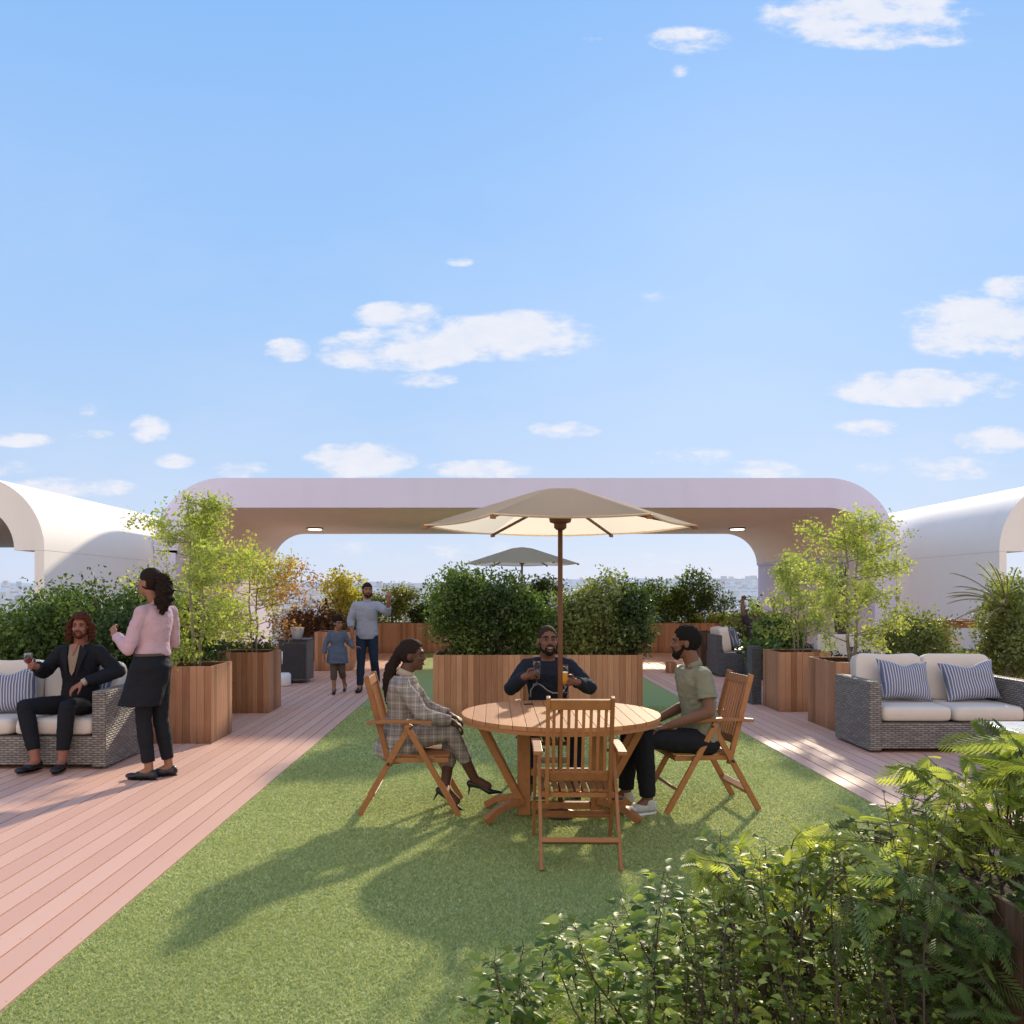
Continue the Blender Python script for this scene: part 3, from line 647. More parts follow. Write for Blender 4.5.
# --- foreground round leaved shrub and ferny bush
def leafy_stems(label,x0,x1,y0,y1,zfun,nst,leaf,mat,name,per=34,group='foreground bushes'):
    t=thing(name,label,'shrub',((x0+x1)/2,(y0+y1)/2,0),group=group); ox,oy=(x0+x1)/2,(y0+y1)/2
    S=MB(); P=[];Q=[]
    for i in range(nst):
        x=random.uniform(x0,x1); y=random.uniform(y0,y1); zt=zfun(x,y)*random.choice((1.1,1.0,.92,.8,.65,.5))*random.uniform(.94,1.05); bx=x+random.uniform(-.12,.3); by=y+random.uniform(-.1,.25)
        top=V(x-ox,y-oy,zt); base=V(bx-ox,by-oy,0); mid=base.lerp(top,.55)+V(random.uniform(-.05,.05),random.uniform(-.05,.05),0)
        path=[base,base.lerp(mid,.5),mid,mid.lerp(top,.5)+V(-.01,0,.01),top]; S.tube(path,[.0045,.004,.003,.002,.001],5)
        for k in range(per):
            f=.2+.8*k/(per-1); g=min(3.999,f*4); j=int(g); p=path[j].lerp(path[j+1],g-j)
            a=k*2.4+random.uniform(-.4,.4); d=V(math.cos(a),math.sin(a),random.uniform(-.1,.7)).normalized(); q=p+d*random.uniform(.015,.06)
            S.tube([p,q],[.0012,.0008],3,False)
            nrm=(V(0,-.35,1)+V(random.gauss(0,.5),random.gauss(0,.5),0)).normalized(); yv=(d+V(0,0,-.25)).normalized(); xv=yv.cross(nrm).normalized(); zv=xv.cross(yv)
            P.append(q); Q.append(np.array(Matrix((xv,yv,zv)).transposed()))
    S.build('stem',M['bark_dark'],t,smooth=True)
    P=np.array([tuple(p) for p in P]); scatter('foliage',LEAF8,P,leaf,M[mat],t,mats=np.array(Q),smooth=True)
    return t
def ztop(pxpy):
    def f(x,y):
        px=CX+x*FPX/y; py=np.interp(px,[p[0] for p in pxpy],[p[1] for p in pxpy]); return max(.12,Z(py,y))
    return f
leafy_stems('glossy round leaved bush, low front part at the bottom edge',-.10,.95,2.5,3.25,ztop([(440,1010),(480,985),(530,955),(600,925),(660,885),(720,870),(800,880),(860,900)]),36,.044,'leaf_fresh','round_leaved_bush')
leafy_stems('glossy round leaved bush, taller right part beside the ferny bush',.55,1.3,2.7,3.3,ztop([(600,930),(650,900),(680,868),(720,862),(800,870),(900,900)]),38,.044,'leaf_fresh','round_leaved_bush')
# pinnate frond template
def frond_template(n=10,curve=.30):
    vs=[];fs=[]
    for i in range(n):
        s=.06+.94*i/(n-1); L=.36*math.sin(min(1,s*.86+.16)*PI)**.6+.03; base=np.array([0,s*.92,-curve*s*s*.5])
        for sd in (-1,1):
            d=np.array([sd*math.cos(.75+.35*s),math.sin(.75+.35*s),-.22]); d/=np.linalg.norm(d); w=np.array([0,1,0])*.058
            k=len(vs); tip=base+d*L; mid=base+d*L*.5
            vs+= [base,mid-w+[0,0,-.012],tip,mid+w+[0,0,.012]]; fs+=[[k,k+1,k+2],[k,k+2,k+3]]
    for i in range(4):
        a=i/4;b_=(i+1)/4; k=len(vs); vs+=[[-.006,a,-curve*a*a*.5],[.006,a,-curve*a*a*.5],[.004,b_,-curve*b_*b_*.5],[-.004,b_,-curve*b_*b_*.5]]; fs+=[[k,k+1,k+2],[k,k+2,k+3]]
    return np.array(vs,float),np.array(fs)
FR=frond_template()
def broad_template(n=9,curve=.3):
    vs=[];fs=[]
    for i in range(n):
        s=.05+.95*i/(n-1); L=.34*math.sin(min(1,s*.84+.13)*PI)**.7+.03; base=np.array([0,s*.8,-curve*s*s*.5])
        for sd in (-1,1):
            d=np.array([sd*math.cos(.85+.45*s),math.sin(.85+.45*s),-.18]); d/=np.linalg.norm(d); w=np.array([0,1,0])*.062
            k=len(vs); tip=base+d*L; mid=base+d*L*.55
            vs+= [base-w*.5,mid-w+[0,0,-.010],tip-w*.25,tip+w*.35,mid+w+[0,0,.014],base+w*.7]; fs+=[[k,k+1,k+4],[k,k+4,k+5],[k+1,k+2,k+4],[k+2,k+3,k+4]]
    return np.array(vs,float),np.array(fs)
FR2=broad_template()
def ferny(label,x0,x1,y0,y1,zf,nb,base,size=.17,mat='leaf_frond',per=9,zlow=.25,broad=.6):
    t=thing('ferny_leaved_bush',label,'bush',base,group='foreground bushes'); B=Vector(base); S=MB(); P=[];Q=[];SZ=[]
    for i in range(nb):
        x=random.uniform(x0,x1); y=random.uniform(y0,y1); zt=zf(x,y); z=zt-(zt-zlow)*random.random()**1.5
        tip=V(x,y,z)-B; o=V(random.uniform(-.12,.12),random.uniform(-.08,.08),0); mid=V(o.x*.55+tip.x*.45,o.y*.5+tip.y*.5,o.z*.35+tip.z*.65+.02)
        path=[o,o.lerp(mid,.5)+V(0,0,.02),mid,mid.lerp(tip,.6)+V(0,0,.03),tip]; S.tube(path,[.007,.005,.0035,.002,.001],5)
        bd=(tip-mid).normalized()
        for k in range(per):
            f=.45+.55*(k+random.random()*.6)/per; g=min(3.99,f*4); j=int(g); p=path[j].lerp(path[j+1],g-j)
            side=bd.cross(V(0,0,1)).normalized()*(1 if k%2 else -1)
            d=(bd*.35+side*random.uniform(.2,.9)+V(random.uniform(-.3,.3),-.12,random.uniform(-.75,.15))).normalized()
            up=V(random.gauss(0,.35),-.75+random.gauss(0,.35),.7+random.gauss(0,.25)).normalized(); xv=d.cross(up).normalized(); zv=xv.cross(d)
            P.append(p);Q.append(np.array(Matrix((xv,d,zv)).transposed()));SZ.append(size*random.uniform(.6,1.15))
    S.build('branch',M['bark_dark'],t,smooth=True)
    P=np.array([tuple(p) for p in P]); Q=np.array(Q);SZ=np.array(SZ); kk=rng.random(len(P))<broad
    scatter('fronds',FR2,P[kk],SZ[kk]*.72,M[mat],t,mats=Q[kk]); scatter('fronds',FR,P[~kk],SZ[~kk],M[mat],t,mats=Q[~kk])
    return t
prof=[(560,900),(620,870),(680,850),(740,842),(800,838),(850,815),(880,785),(900,758),(940,740),(1000,730),(1040,720),(1100,710)]
ferny('ferny leaved bush arching over the right corner in front of the sofa',1.02,2.05,2.55,3.15,ztop(prof),84,(1.85,2.9,.45),.165,zlow=.40)
ferny('lower ferny branches spreading left over the round leaved bush',.62,1.25,2.55,2.95,ztop([(560,905),(620,868),(680,850),(740,840),(800,830),(900,850)]),24,(.98,2.8,.30),.14,zlow=.45,per=7)
ferny('darker ferny bush filling the bottom right corner',1.0,1.75,2.3,2.75,ztop([(700,960),(780,900),(860,860),(940,850),(1040,840)]),34,(1.6,2.45,.2),.14,'leaf_frond_dark',zlow=.2,broad=.35)
leafy_stems('fine leaved pale green filler plant under the ferny bush',.6,1.9,2.4,3.1,ztop([(600,1000),(700,930),(800,870),(900,830),(1000,800)]),95,.022,'leaf_fresh','fine_leaved_bush',per=46)

# ------------------------------------------------------------------ furniture
def rounded_pad(b,c,s,r=.05,n=5):
    "soft cushion: superellipsoid grid"
    N=20; vs=[];fs=[]; c=Vector(c)
    def sp(a,e): return math.copysign(abs(a)**e,a)
    for j in range(N//2+1):
        t=-PI/2+PI*j/(N//2)
        for k in range(N*2):
            a=2*PI*k/(N*2)
            vs.append(c+V(s[0]/2*sp(math.cos(t),.22)*sp(math.cos(a),.16),s[1]/2*sp(math.cos(t),.22)*sp(math.sin(a),.16),s[2]/2*sp(math.sin(t),.42)))
    m=N*2
    for j in range(N//2):
        for k in range(m): a=j*m+k;b_=j*m+(k+1)%m; fs.append((a,b_,b_+m,a+m))
    b.add(vs,fs)
def cushion(name,s,m,parent,loc,rot=(0,0,0)):
    b=MB(); rounded_pad(b,(0,0,0),s); o=b.build(name,m,parent,smooth=True,loc=loc,rot=rot)
    for v in o.data.vertices:
        n=noise.noise(v.co*4+Vector(loc)*3)*.022; v.co+=v.co.normalized()*n
    return o
def sofa(label,loc,rz,w=1.72,d=.86,arm=.125,seats=2,wick='wicker',arm_h=.715,back_h=None):
    "front faces local -Y; origin at the front left foot corner"
    t=thing('wicker_sofa',label,'sofa',loc,rz,group='wicker sofas on the deck'); m=M[wick]
    b=MB(); b.span(0,arm,0,d,.02,arm_h); b.build('armrest',m,t,bevel=.012)
    b=MB(); b.span(w-arm,w,0,d,.02,arm_h); b.build('armrest',m,t,bevel=.012)
    b=MB(); b.span(arm+.002,w-arm-.002,.012,d-.1,.04,.30); b.build('seat_base',m,t,bevel=.006)
    b=MB(); b.span(arm+.002,w-arm-.002,d-.1+.002,d,.04,back_h or arm_h-.01); b.build('backrest',m,t,bevel=.008)
    cw=(w-2*arm)/seats
    for i in range(seats):
        cushion('seat_cushion',(cw-.006,d-.12,.165),M['cushion'],t,(arm+cw*(i+.5),(d-.1)/2+.0,.385))
        cushion('back_cushion',(cw-.01,.19,.50),M['cushion'],t,(arm+cw*(i+.5),d-.17,.70),(R(-11),0,0))
    return t
def pillow(label,loc,rot,s=.50,h=None,group='striped scatter pillows'):
    h=h or s; N=22; vs=[];fs=[]
    for side in (1,-1):
        for j in range(N+1):
            for i in range(N+1):
                u=-1+2*i/N; v=-1+2*j/N; th=.085*((1-u**4)*(1-v**4))**.62; pin=1-.10*(1-abs(u)**2)*(abs(v)**2); pin2=1-.10*(1-abs(v)**2)*(abs(u)**2)
                wr=noise.noise(V(u*1.8,v*1.8,side+loc[0]*5))*.016
                # chopped top: a dent in the upper edge
                dent=-.055*max(0,v)**2*math.exp(-(u/.42)**2)
                vs.append(V(u*s/2*pin2,(th+wr*(th/.085))*side,v*h/2*pin+dent))
    m=(N+1)
    for sd in range(2):
        o=sd*m*m
        for j in range(N):
            for i in range(N):
                a=o+j*m+i; f=(a,a+1,a+m+1,a+m); fs.append(f if sd==0 else f[::-1])
    b=MB(); b.add(vs,fs,.5); o=b.build('striped_pillow',M['stripe'],None,smooth=True,loc=loc,rot=rot)
    bm=bmesh.new(); bm.from_mesh(o.data); bmesh.ops.remove_doubles(bm,verts=bm.verts[:],dist=.0004); bmesh.ops.recalc_face_normals(bm,faces=bm.faces[:]); bm.to_mesh(o.data); bm.free()
    return tag(o,label,'pillow',group)
sofa('grey wicker two seat sofa on the right deck with two striped pillows',(3.80,8.45,0),0)
sofa('grey wicker sofa at the left edge on which the suited man sits',(-3.52-1.72,7.65,0),0,d=.82)
pillow('striped pillow on the right sofa, the left of two',(4.36,8.89,.69),(R(-22),R(4),R(3)),.56,.44)
pillow('striped pillow on the right sofa, the right of two beside the far armrest',(5.04,8.87,.685),(R(-20),R(-5),R(-4)),.56,.43)
pillow('striped pillow on the left sofa beside the wine glass',(-4.60,8.02,.68),(R(-20),R(-6),R(6)),.54,.45)
pillow('darker striped pillow behind the suited man on the left sofa',(-3.93,8.18,.70),(R(-16),R(6),0),.46,.42)
# rear seats: side-on sofa with the cheering man, and long pale sofa behind the planters
s_=sofa('dark wicker armchair at the rear right seen from its side',(5.22,16.2,0),R(90),w=.95,d=.85,arm=.1,seats=1,wick='wicker_dark',arm_h=.46,back_h=.80)
pillow('blue grey striped pillow standing in the rear dark armchair',(4.78,16.62,.72),(R(-14),R(0),R(78)),.42,.42)
sofa('long pale cushioned sofa behind the right planters',(5.1,12.9,0),0,w=2.6,seats=3,wick='wicker_dark')
b=MB(); b.span(-.07,.07,0,.25,0.002,.84); o=b.build('wicker_screen',M['wicker_dark'],None,bevel=.006,loc=(3.83,12.15,0)); tag(o,'dark wicker side panel standing left of the right square planter','screen')
# coffee table by the right sofa
t=thing('coffee_table','white topped low table in front of the right sofa','table',(4.98,7.55,0))
b=MB(); b.span(-.44,.44,-.30,.30,.385,.41); b.build('table_top',M['white_gloss'],t,bevel=.004)
b=MB(); b.span(-.40,.40,-.27,.27,.03,.383); b.build('table_body',M['wicker'],t,bevel=.008)
# cabinet and white pot at the rear left
t=thing('wicker_cabinet','dark slatted cabinet standing behind the golden tree planter','cabinet',(X(294,15.1),15.3,0))
b=MB(); b.span(-.25,.25,-.3,.3,.05,.76); b.build('cabinet_body',M['wicker_dark'],t,bevel=.01)
b=MB(); b.span(-.27,.27,-.32,.32,.762,.79); b.build('cabinet_top',M['black_metal'],t,bevel=.004)
b=MB(); b.span(-.23,.23,-.318,-.302,.1,.72); b.build('door',M['black_metal'],t,bevel=.003)
b=MB(); b.tube([(-.18,-.33,.35),(-.18,-.33,.58)],.012,8); b.build('handle',M['white_gloss'],t,smooth=True)
b=MB(); b.lathe([(.085,0),(.125,.20),(.13,.205),(.115,.205),(.09,.03)],n=24); o=b.build('white_bucket',M['white_gloss'],None,smooth=True,loc=(X(296,15.1),15.2,.792)); tag(o,'small white bucket standing on the dark cabinet','bucket')
b=MB(); b.lathe([(.09,0),(.12,.02),(.12,.2),(.09,.23)],n=20); o=b.build('white_lantern',M['white_gloss'],None,smooth=True,loc=(X(284,14.6),14.6,0.001)); tag(o,'small white pot on the deck at the foot of the dark cabinet','pot')
b=MB(); b.lathe([(.16,0),(.22,.02),(.27,.45),(.25,.45),(.2,.1)],n=24); o=b.build('grey_tub',M['white_wall'],None,smooth=True,loc=(X(268,16.6),16.8,0.001)); tag(o,'pale round tub partly hidden behind the golden tree','tub')
# pergola on the right
t=thing('pergola','small orange timber pergola against the pink vaulted wall','pergola',(X(975,13.0),13.1,0))
for x in (-.55,.75): 
    b=MB(); b.span(x-.04,x+.04,-.3,-.22,0.002,1.08); b.build('post',M['teak'],t,bevel=.003)
b=MB(); b.span(-.68,1.0,-.32,-.20,1.082,1.16); b.build('beam',M['teak'],t,bevel=.003)
b=MB(); b.span(-.68,1.0,.38,.50,1.082,1.16); b.build('beam',M['teak'],t,bevel=.003)
for i in range(7):
    b=MB(); b.span(-.6+i*.24,-.56+i*.24,-.4,.55,1.162,1.20); b.build('slat',M['teak'],t,bevel=.002)
b=MB(); b.span(-.5,.6,.1,.4,0.002,.62); b.build('bench_back',M['white_wall'],t)

def make_chair():
    t=thing('folding_chair','x','chair',group='teak folding armchairs around the table'); m=M['teak']
    for s in (-1,1):
        x=s*.245
        b=MB(); b.bar((x,-.40,0),(x,-.03,.655),.022,.042,rnd=.5); b.build('leg',m,t,bevel=.003)
        x=s*.268; b=MB(); b.bar((x,.32,0),(x,-.06,.655),.022,.042); b.build('leg',m,t,bevel=.003)
        b=MB(); n=8; pts=[(s*.262,-.345+.47*i/n,.668+.012*math.sin(i/n*PI)) for i in range(n+1)]
        for i in range(n): b.bar(pts[i],V(*pts[i+1])+V(0,.004,0),.058-.0*(i),.024,rnd=.4)
        b.build('armrest',m,t,bevel=.004)
        b=MB(); b.bar((s*.20,-.185,.34),(s*.20,-.36,1.0),.024,.040); b.build('back_post',m,t,bevel=.003)
    b=MB(); b.bar((-.245,-.315,.15),(.245,-.315,.15),.03,.052,(0,.49,.87)); b.build('stretcher',m,t,bevel=.003)
    b=MB(); b.bar((-.262,.225,.165),(.262,.225,.165),.022,.045,(0,-.5,.86)); b.build('stretcher',m,t,bevel=.003)
    for z,h in ((.955,.062),(.515,.058)):
        b=MB(); y=-.185-(z-.34)/.66*.175; b.bar((-.188,y,z),(.188,y,z),h,.026,(0,-.256,.967)); b.build('back_rail',m,t,bevel=.003)
    for i in range(8):
        x=-.162+.324*i/7; b=MB(); b.bar((x,-.185-(.54-.34)/.66*.175,.54),(x,-.185-(.93-.34)/.66*.175,.93),.019,.012); b.build('back_slat',m,t,bevel=.002)
    b=MB(); b.span(-.232,-.208,-.20,.245,.375,.41); b.span(.208,.232,-.20,.245,.375,.41); b.span(-.206,.206,.215,.243,.376,.406); b.span(-.206,.206,-.2,-.175,.376,.406); b.build('seat_frame',m,t,bevel=.003)
    for i in range(9):
        x=-.19+.38*i/8; b=MB(); b.span(x-.0165,x+.0165,-.205,.25,.412,.428); b.build('seat_slat',m,t,bevel=.003)
    for s in (-1,1):
        for y,z in ((-.03,.63),(-.19,.37)):
            b=MB(); b.lathe([(.009,-.04),(.011,0.0),(.009,.04)],(s*.245,y,z),10,Matrix.Rotation(PI/2,3,'Y')); b.build('hinge_pin',M['black_metal'],t,smooth=True)
    return t
ch=make_chair(); ch['label']='empty teak folding armchair with its slatted back to the camera'; ch.scale=(.94,1,1); ch.location=(.522,5.25,0); ch.rotation_euler=(0,0,R(-1))
c2=copy_tree(ch); c2['label']='teak folding armchair in which the woman in checked tweed sits'; c2.location=(-.56,6.32,0); c2.rotation_euler=(0,0,R(-90))
c3=copy_tree(ch); c3['label']='teak folding armchair under the man in the sage green shirt'; c3.location=(1.55,6.40,0); c3.rotation_euler=(0,0,R(98))
c4=copy_tree(ch); c4['label']='teak folding armchair behind the table under the man with two glasses'; c4.location=(.47,7.02,0); c4.rotation_euler=(0,0,R(180))

# round table
TX,TY=.49,6.03
t=thing('round_table','round slatted teak table with a parasol pole through its centre','table',(TX,TY,0)); m=M['teak']
b=MB(); r=.712; w=.089; n=16
for i in range(n):
    x0=-r+i*w+.0015; x1=x0+w-.003; 
    def yy(x): return math.sqrt(max(0,(r-.004)**2-x*x))
    K=6; xs=[x0+(x1-x0)*k/K for k in range(K+1)]; xs=[max(-r+.005,min(r-.005,x)) for x in xs]
    pts=[(x,-yy(x),.722) for x in xs]+[(x,yy(x),.722) for x in xs[::-1]]
    b.poly(pts,(0,0,.028))
b.build('tabletop',M['teak_top'],t,bevel=.0015)
b=MB(); ri,ro=.60,.700; vs=[];fs=[]; N=72
b.lathe([(.685,.690),(.703,.694),(.703,.7215),(.62,.7215),(.62,.690)],n=N); b.build('apron',m,t)
for s in (-1,1):
    b=MB(); b.span(s*.262-.045,s*.262+.045,-.035,.035,.02,.695); b.build('leg',m,t,bevel=.004)
    for q in (-1,1):
        b=MB(); pts=[V(s*.27,q*.03,.125),V(s*.36,q*.10,.118),V(s*.45,q*.17,.09),V(s*.525,q*.225,.035)]
        for i in range(3): b.bar(pts[i],pts[i+1]+(pts[i+1]-pts[i]).normalized()*.01,.05,.05,(0,0,1),.5)
        b.build('foot',m,t,bevel=.005)
        b=MB(); b.bar((s*.285,q*.045,.12),(s*.585,q*.12,.70),.034,.05,(0,1,0)); b.build('brace',m,t,bevel=.004)
b=MB(); b.span(-.215,.215,-.025,.025,.30,.35); b.span(-.215,.215,-.025,.025,.06,.11); b.build('crossbar',m,t,bevel=.004)

M['pole_wood']=wood('pole_wood',(.12,.05,.02),(.19,.085,.035),(7,7,7),.5,.15,.25)
def parasol(label,x,y,s=1.0,zt=2.36,ze=2.095,base=True,bs=1.0):
    t=thing('parasol',label,'parasol',(x,y,0),group='hexagonal cloth parasols'); Rr=.976*s; rt=.17*s
    P=[V(Rr*math.cos(PI/3*k),Rr*math.sin(PI/3*k),ze) for k in range(6)]; Q=[V(rt*math.cos(PI/3*k),rt*math.sin(PI/3*k),zt-.02) for k in range(6)]
    b=MB(); n=6; vs=[];fs=[]
    for k in range(6):
        k2=(k+1)%6; rows=8; cols=8; base_=len(vs)
        for i in range(rows+1):
            f=i/rows
            for j in range(cols+1):
                g=j/cols; p=Q[k].lerp(Q[k2],g).lerp(P[k].lerp(P[k2],g),f)
                sag=4*g*(1-g); p=p+V(0,0,-.014*sag*f); p.x*=1-.03*sag*f*f; p.y*=1-.03*sag*f*f; vs.append(p)
        for i in range(rows):
            for j in range(cols): a=base_+i*(cols+1)+j; fs.append((a,a+1,a+cols+2,a+cols+1))
    k=len(vs); vs+= [V(0,0,zt)]+Q; fs+=[(k,k+1+i,k+1+(i+1)%6) for i in range(6)]
    b.add(vs,fs,.5); cn=b.build('canopy',M['canopy'],t)
    v=MB(); 
    for k in range(6):
        a,c=P[k],P[(k+1)%6]; pts=[]
        for j in range(9):
            g=j/8; p=a.lerp(c,g); sag=4*g*(1-g); p=p+V(0,0,-.018*sag); p.x*=1-.03*sag; p.y*=1-.03*sag; pts.append(p*1.0)
        for j in range(8): v.bar(pts[j]+V(0,0,-.001),pts[j+1]+V(0,0,-.001),.003,.014,(pts[j+1]-pts[j]).cross(V(0,0,1)),.5)
    v.build('hem',M['canopy'],cn)
    for k in range(6):
        r_=MB(); d=P[k]-V(0,0,ze); hub=V(0,0,zt-.085)+d.normalized()*.045
        r_.bar(hub,P[k]+V(0,0,-.014),.012,.020,V(0,0,1).cross(d)); rb=r_.build('rib',M['pole_wood'],t,bevel=.002)
        c_=MB(); c_.bar(P[k]+V(0,0,-.016)-d.normalized()*.03,P[k]+V(0,0,-.018)+d.normalized()*.014,.022,.026,V(0,0,1).cross(d)); c_.build('rib_tip',M['teak'],rb,bevel=.004)
    b=MB(); b.lathe([(.028,zt-.30),(.045,zt-.285),(.045,zt-.255),(.075,zt-.245),(.085,zt-.205),(.085,zt-.19),(.03,zt-.18)],n=20); b.build('hub',M['pole_wood'],t)
    b=MB(); b.tube([(0,0,.06),(0,0,zt-.04)],.0175*s,14); b.build('pole',M['pole_wood'],t,smooth=True)
    if base: b=MB(); b.lathe([(.2*bs,.0),(.2*bs,.04),(.06*bs,.06),(.028,.07)],n=28); b.build('base_plate',M['black_metal'],t)
    return t
parasol('large open parasol with warm lit underside over the round table',TX,TY,bs=.5)
parasol('second farther parasol rising behind the centre bushes',X(522,14.5),14.5,1.0,2.41,2.13)

M['lips_dark']=plain('lips_dark',(.085,.032,.028),.45)
M['eye_white']=plain('eye_sclera',(.17,.155,.145),.35)
# ------------------------------------------------------------------ people
def remeshed(name,b,mat,parent,vox=.008,smooth=3,wr=0,wscale=9,fac=.5,zmin=None,seed=0):
    me=b.mesh('tmp'); o=bpy.data.objects.new('tmp',me); col.objects.link(o)
    r=o.modifiers.new('r','REMESH'); r.mode='VOXEL'; r.voxel_size=vox; r.adaptivity=0
    s=o.modifiers.new('s','SMOOTH'); s.iterations=smooth; s.factor=fac
    dg=bpy.context.evaluated_depsgraph_get(); ev=o.evaluated_get(dg); nm=bpy.data.meshes.new_from_object(ev); nm.name=name
    bpy.data.objects.remove(o); bpy.data.meshes.remove(me)
    n=len(nm.vertices)
    if wr or zmin is not None:
        co=np.empty(n*3); nm.vertices.foreach_get('co',co); co=co.reshape(-1,3)
        if wr:
            no=np.array([tuple(v.normal) for v in nm.vertices]); sd=V(seed*3.1,seed,0)
            d=np.array([noise.noise(Vector((p[0]*wscale,p[1]*wscale,p[2]*wscale*1.7))+sd)*.7+abs(noise.noise(Vector((p[0]*wscale*2.3,p[1]*wscale*2.3,p[2]*wscale*3))+sd))*.9-.25 for p in co])
            co=co+no*(d*wr)[:,None]
        if zmin is not None: co[:,2]=np.maximum(co[:,2],zmin)
        nm.vertices.foreach_set('co',co.ravel())
    nm.polygons.foreach_set('use_smooth',[True]*len(nm.polygons)); nm.materials.clear(); nm.materials.append(mat); nm.update()
    q=bpy.data.objects.new(name,nm); col.objects.link(q); q.parent=parent; return q
def hand(b,w,d,n,s,curl=.5,spread=.12,thumb=.6,sc=1.0,curls=None):
    "w wrist, d direction, n palm normal, s points to the thumb side"
    d=d.normalized(); n=(n-d*n.dot(d)).normalized(); s_=(s-d*s.dot(d)-n*s.dot(n)).normalized()
    Mx=Matrix((s_,d,n)).transposed(); palm=w+d*.052*sc
    b.ell(palm,(.038*sc,.050*sc,.0155*sc),Mx,12,8); b.cone(w-d*.02,.026*sc,w+d*.03*sc,.022*sc)
    for i,(off,L) in enumerate(((.029,.073),(.010,.083),(-.010,.077),(-.029,.060))):
        c=curl if curls is None else curls[i]; p=w+d*.088*sc+s_*off*sc; a=0; dirb=(d+s_*spread*(1.5-i)*.35).normalized(); rad=.0088*sc if i<3 else .0075*sc
        pts=[w+d*.05*sc+s_*off*.8*sc,p]; 
        for f in (.45,.32,.26):
            a+=c*1.15; dd=dirb*math.cos(a)+n*math.sin(a); p=p+dd*L*f*sc; pts.append(p)
        b.chain(pts,[rad*1.1,rad*1.1,rad,rad*.93,rad*.82])
    p0=w+d*.02*sc+s_*.022*sc; p1=p0+(s_*.8+d*.6).normalized()*.035*sc+n*.012*sc; p2=p1+(d*.8+s_*.3+n*thumb).normalized()*.033*sc; p3=p2+(d*.8-s_*.1+n*thumb*1.2).normalized()*.026*sc
    b.chain([p0,p1,p2,p3],[.014*sc,.0115*sc,.0098*sc,.0085*sc])
def frame(yaw,pitch=0,roll=0):
    "yaw 0 faces -Y (the camera); 90 faces +X"
    return Matrix.Rotation(R(yaw),3,'Z')@Matrix.Rotation(PI,3,'Z')@Matrix.Rotation(R(-pitch),3,'X')@Matrix.Rotation(R(roll),3,'Y')
def head_prims(b,c,Mh,nk,k=1.0,jaw=1.0):
    def L(x,y,z): return c+Mh@(V(x,y,z)*k)
    b.ell(L(0,-.012,.028),(.074*k,.094*k,.090*k),Mh); b.ell(L(0,.028,-.035),(.057*k*jaw,.064*k,.078*k),Mh); b.ell(L(0,.066,-.088),(.027*k*jaw,.022*k,.022*k),Mh)
    b.ell(L(0,.068,.035),(.052*k,.022*k,.016*k),Mh)
    b.cone(L(0,.082,.022),.0075*k,L(0,.101,-.018),.0120*k); b.ell(L(.013,.092,-.020),.0085*k,Mh); b.ell(L(-.013,.092,-.020),.0085*k,Mh)
    b.ell(L(0,.084,-.052),(.024*k,.014*k,.012*k),Mh)
    for s in (-1,1):
        b.ell(L(s*.037,.062,-.018),(.022*k,.022*k,.022*k),Mh); b.ell(L(s*.076,-.008,-.004),(.010*k,.021*k,.031*k),Mh)
    b.cone(L(0,-.018,-.06),.052*k,nk+V(0,0,-.01),.060*k)
def add_face(root,c,Mh,k=1.0,brow='hair_black',eyes=True,smile=False,lipm='lips'):
    def L(x,y,z): return c+Mh@(V(x,y,z)*k)
    for s in (-1,1):
        if eyes:
            b=MB(); b.ell(L(s*.030,.0785,.010),(.0120*k,.0085*k,.0042*k),Mh); e=b.build('eye',M['eye_white'],root,smooth=True)
            b=MB(); b.ell(L(s*.030,.0850,.010),(.0066*k,.0038*k,.0041*k),Mh); b.build('iris',M['eye_dark'],e,smooth=True)
        b=MB(); b.chain([L(s*.014,.090,.030),L(s*.030,.089,.033),L(s*.046,.079,.028)],[.0042*k,.0048*k,.003*k]); b.build('eyebrow',M[brow],root,smooth=True)
    b=MB(); u=.007 if smile else 0; q=1.25 if smile else 1
    b.chain([L(-.024*q,.084,-.050+u),L(-.012*q,.094,-.049),L(0,.0975,-.048),L(.012*q,.094,-.049),L(.024*q,.084,-.050+u)],[.002*k,.0035*k,.004*k,.0035*k,.002*k])
    b.chain([L(-.023*q,.084,-.052+u),L(-.011*q,.093,-.060),L(0,.096,-.0625),L(.011*q,.093,-.060),L(.023*q,.084,-.052+u)],[.002*k,.004*k,.005*k,.004*k,.002*k]); l=b.build('lips',M[lipm],root,smooth=True)
    if smile: b=MB(); b.chain([L(-.022,.089,-.049),L(0,.0975,-.0548),L(.022,.089,-.049)],[.0030*k,.0050*k,.0030*k]); b.build('teeth',M['teeth'],l,smooth=True)
def hair_cap(b,c,Mh,k=1.0,thick=1.0,line=-.010,low=-.075):
    N=36; vs=[];fs=[]
    r=V(.080*thick,.101*thick,.099*thick)*k
    # closed solid: ellipsoid shell intersected by hairline -> outer and inner surfaces
    N=72
    for j in range(37):
        t=-PI/2+PI*j/36
        for i in range(N):
            a=2*PI*i/N; p=V(r.x*math.cos(t)*math.cos(a),r.y*math.cos(t)*math.sin(a),r.z*math.sin(t))
            vs.append(p+V(0,-.014,.032)*k)
    keep=[]
    for j in range(36):
        for i in range(N):
            f=(j*N+i,j*N+(i+1)%N,(j+1)*N+(i+1)%N,(j+1)*N+i); q=sum((vs[x] for x in f),V(0,0,0))/4/k
            if q.y<((.026+.55*max(q.z,0)) if q.z<.074-line else .2)+.008*noise.noise(q*90) and q.z>low+.3*max(0,q.y+.05) and not (abs(q.x)>.060 and q.y>-.022 and q.z<.022): keep.append(f)
    b.add([c+Mh@p for p in vs],keep)
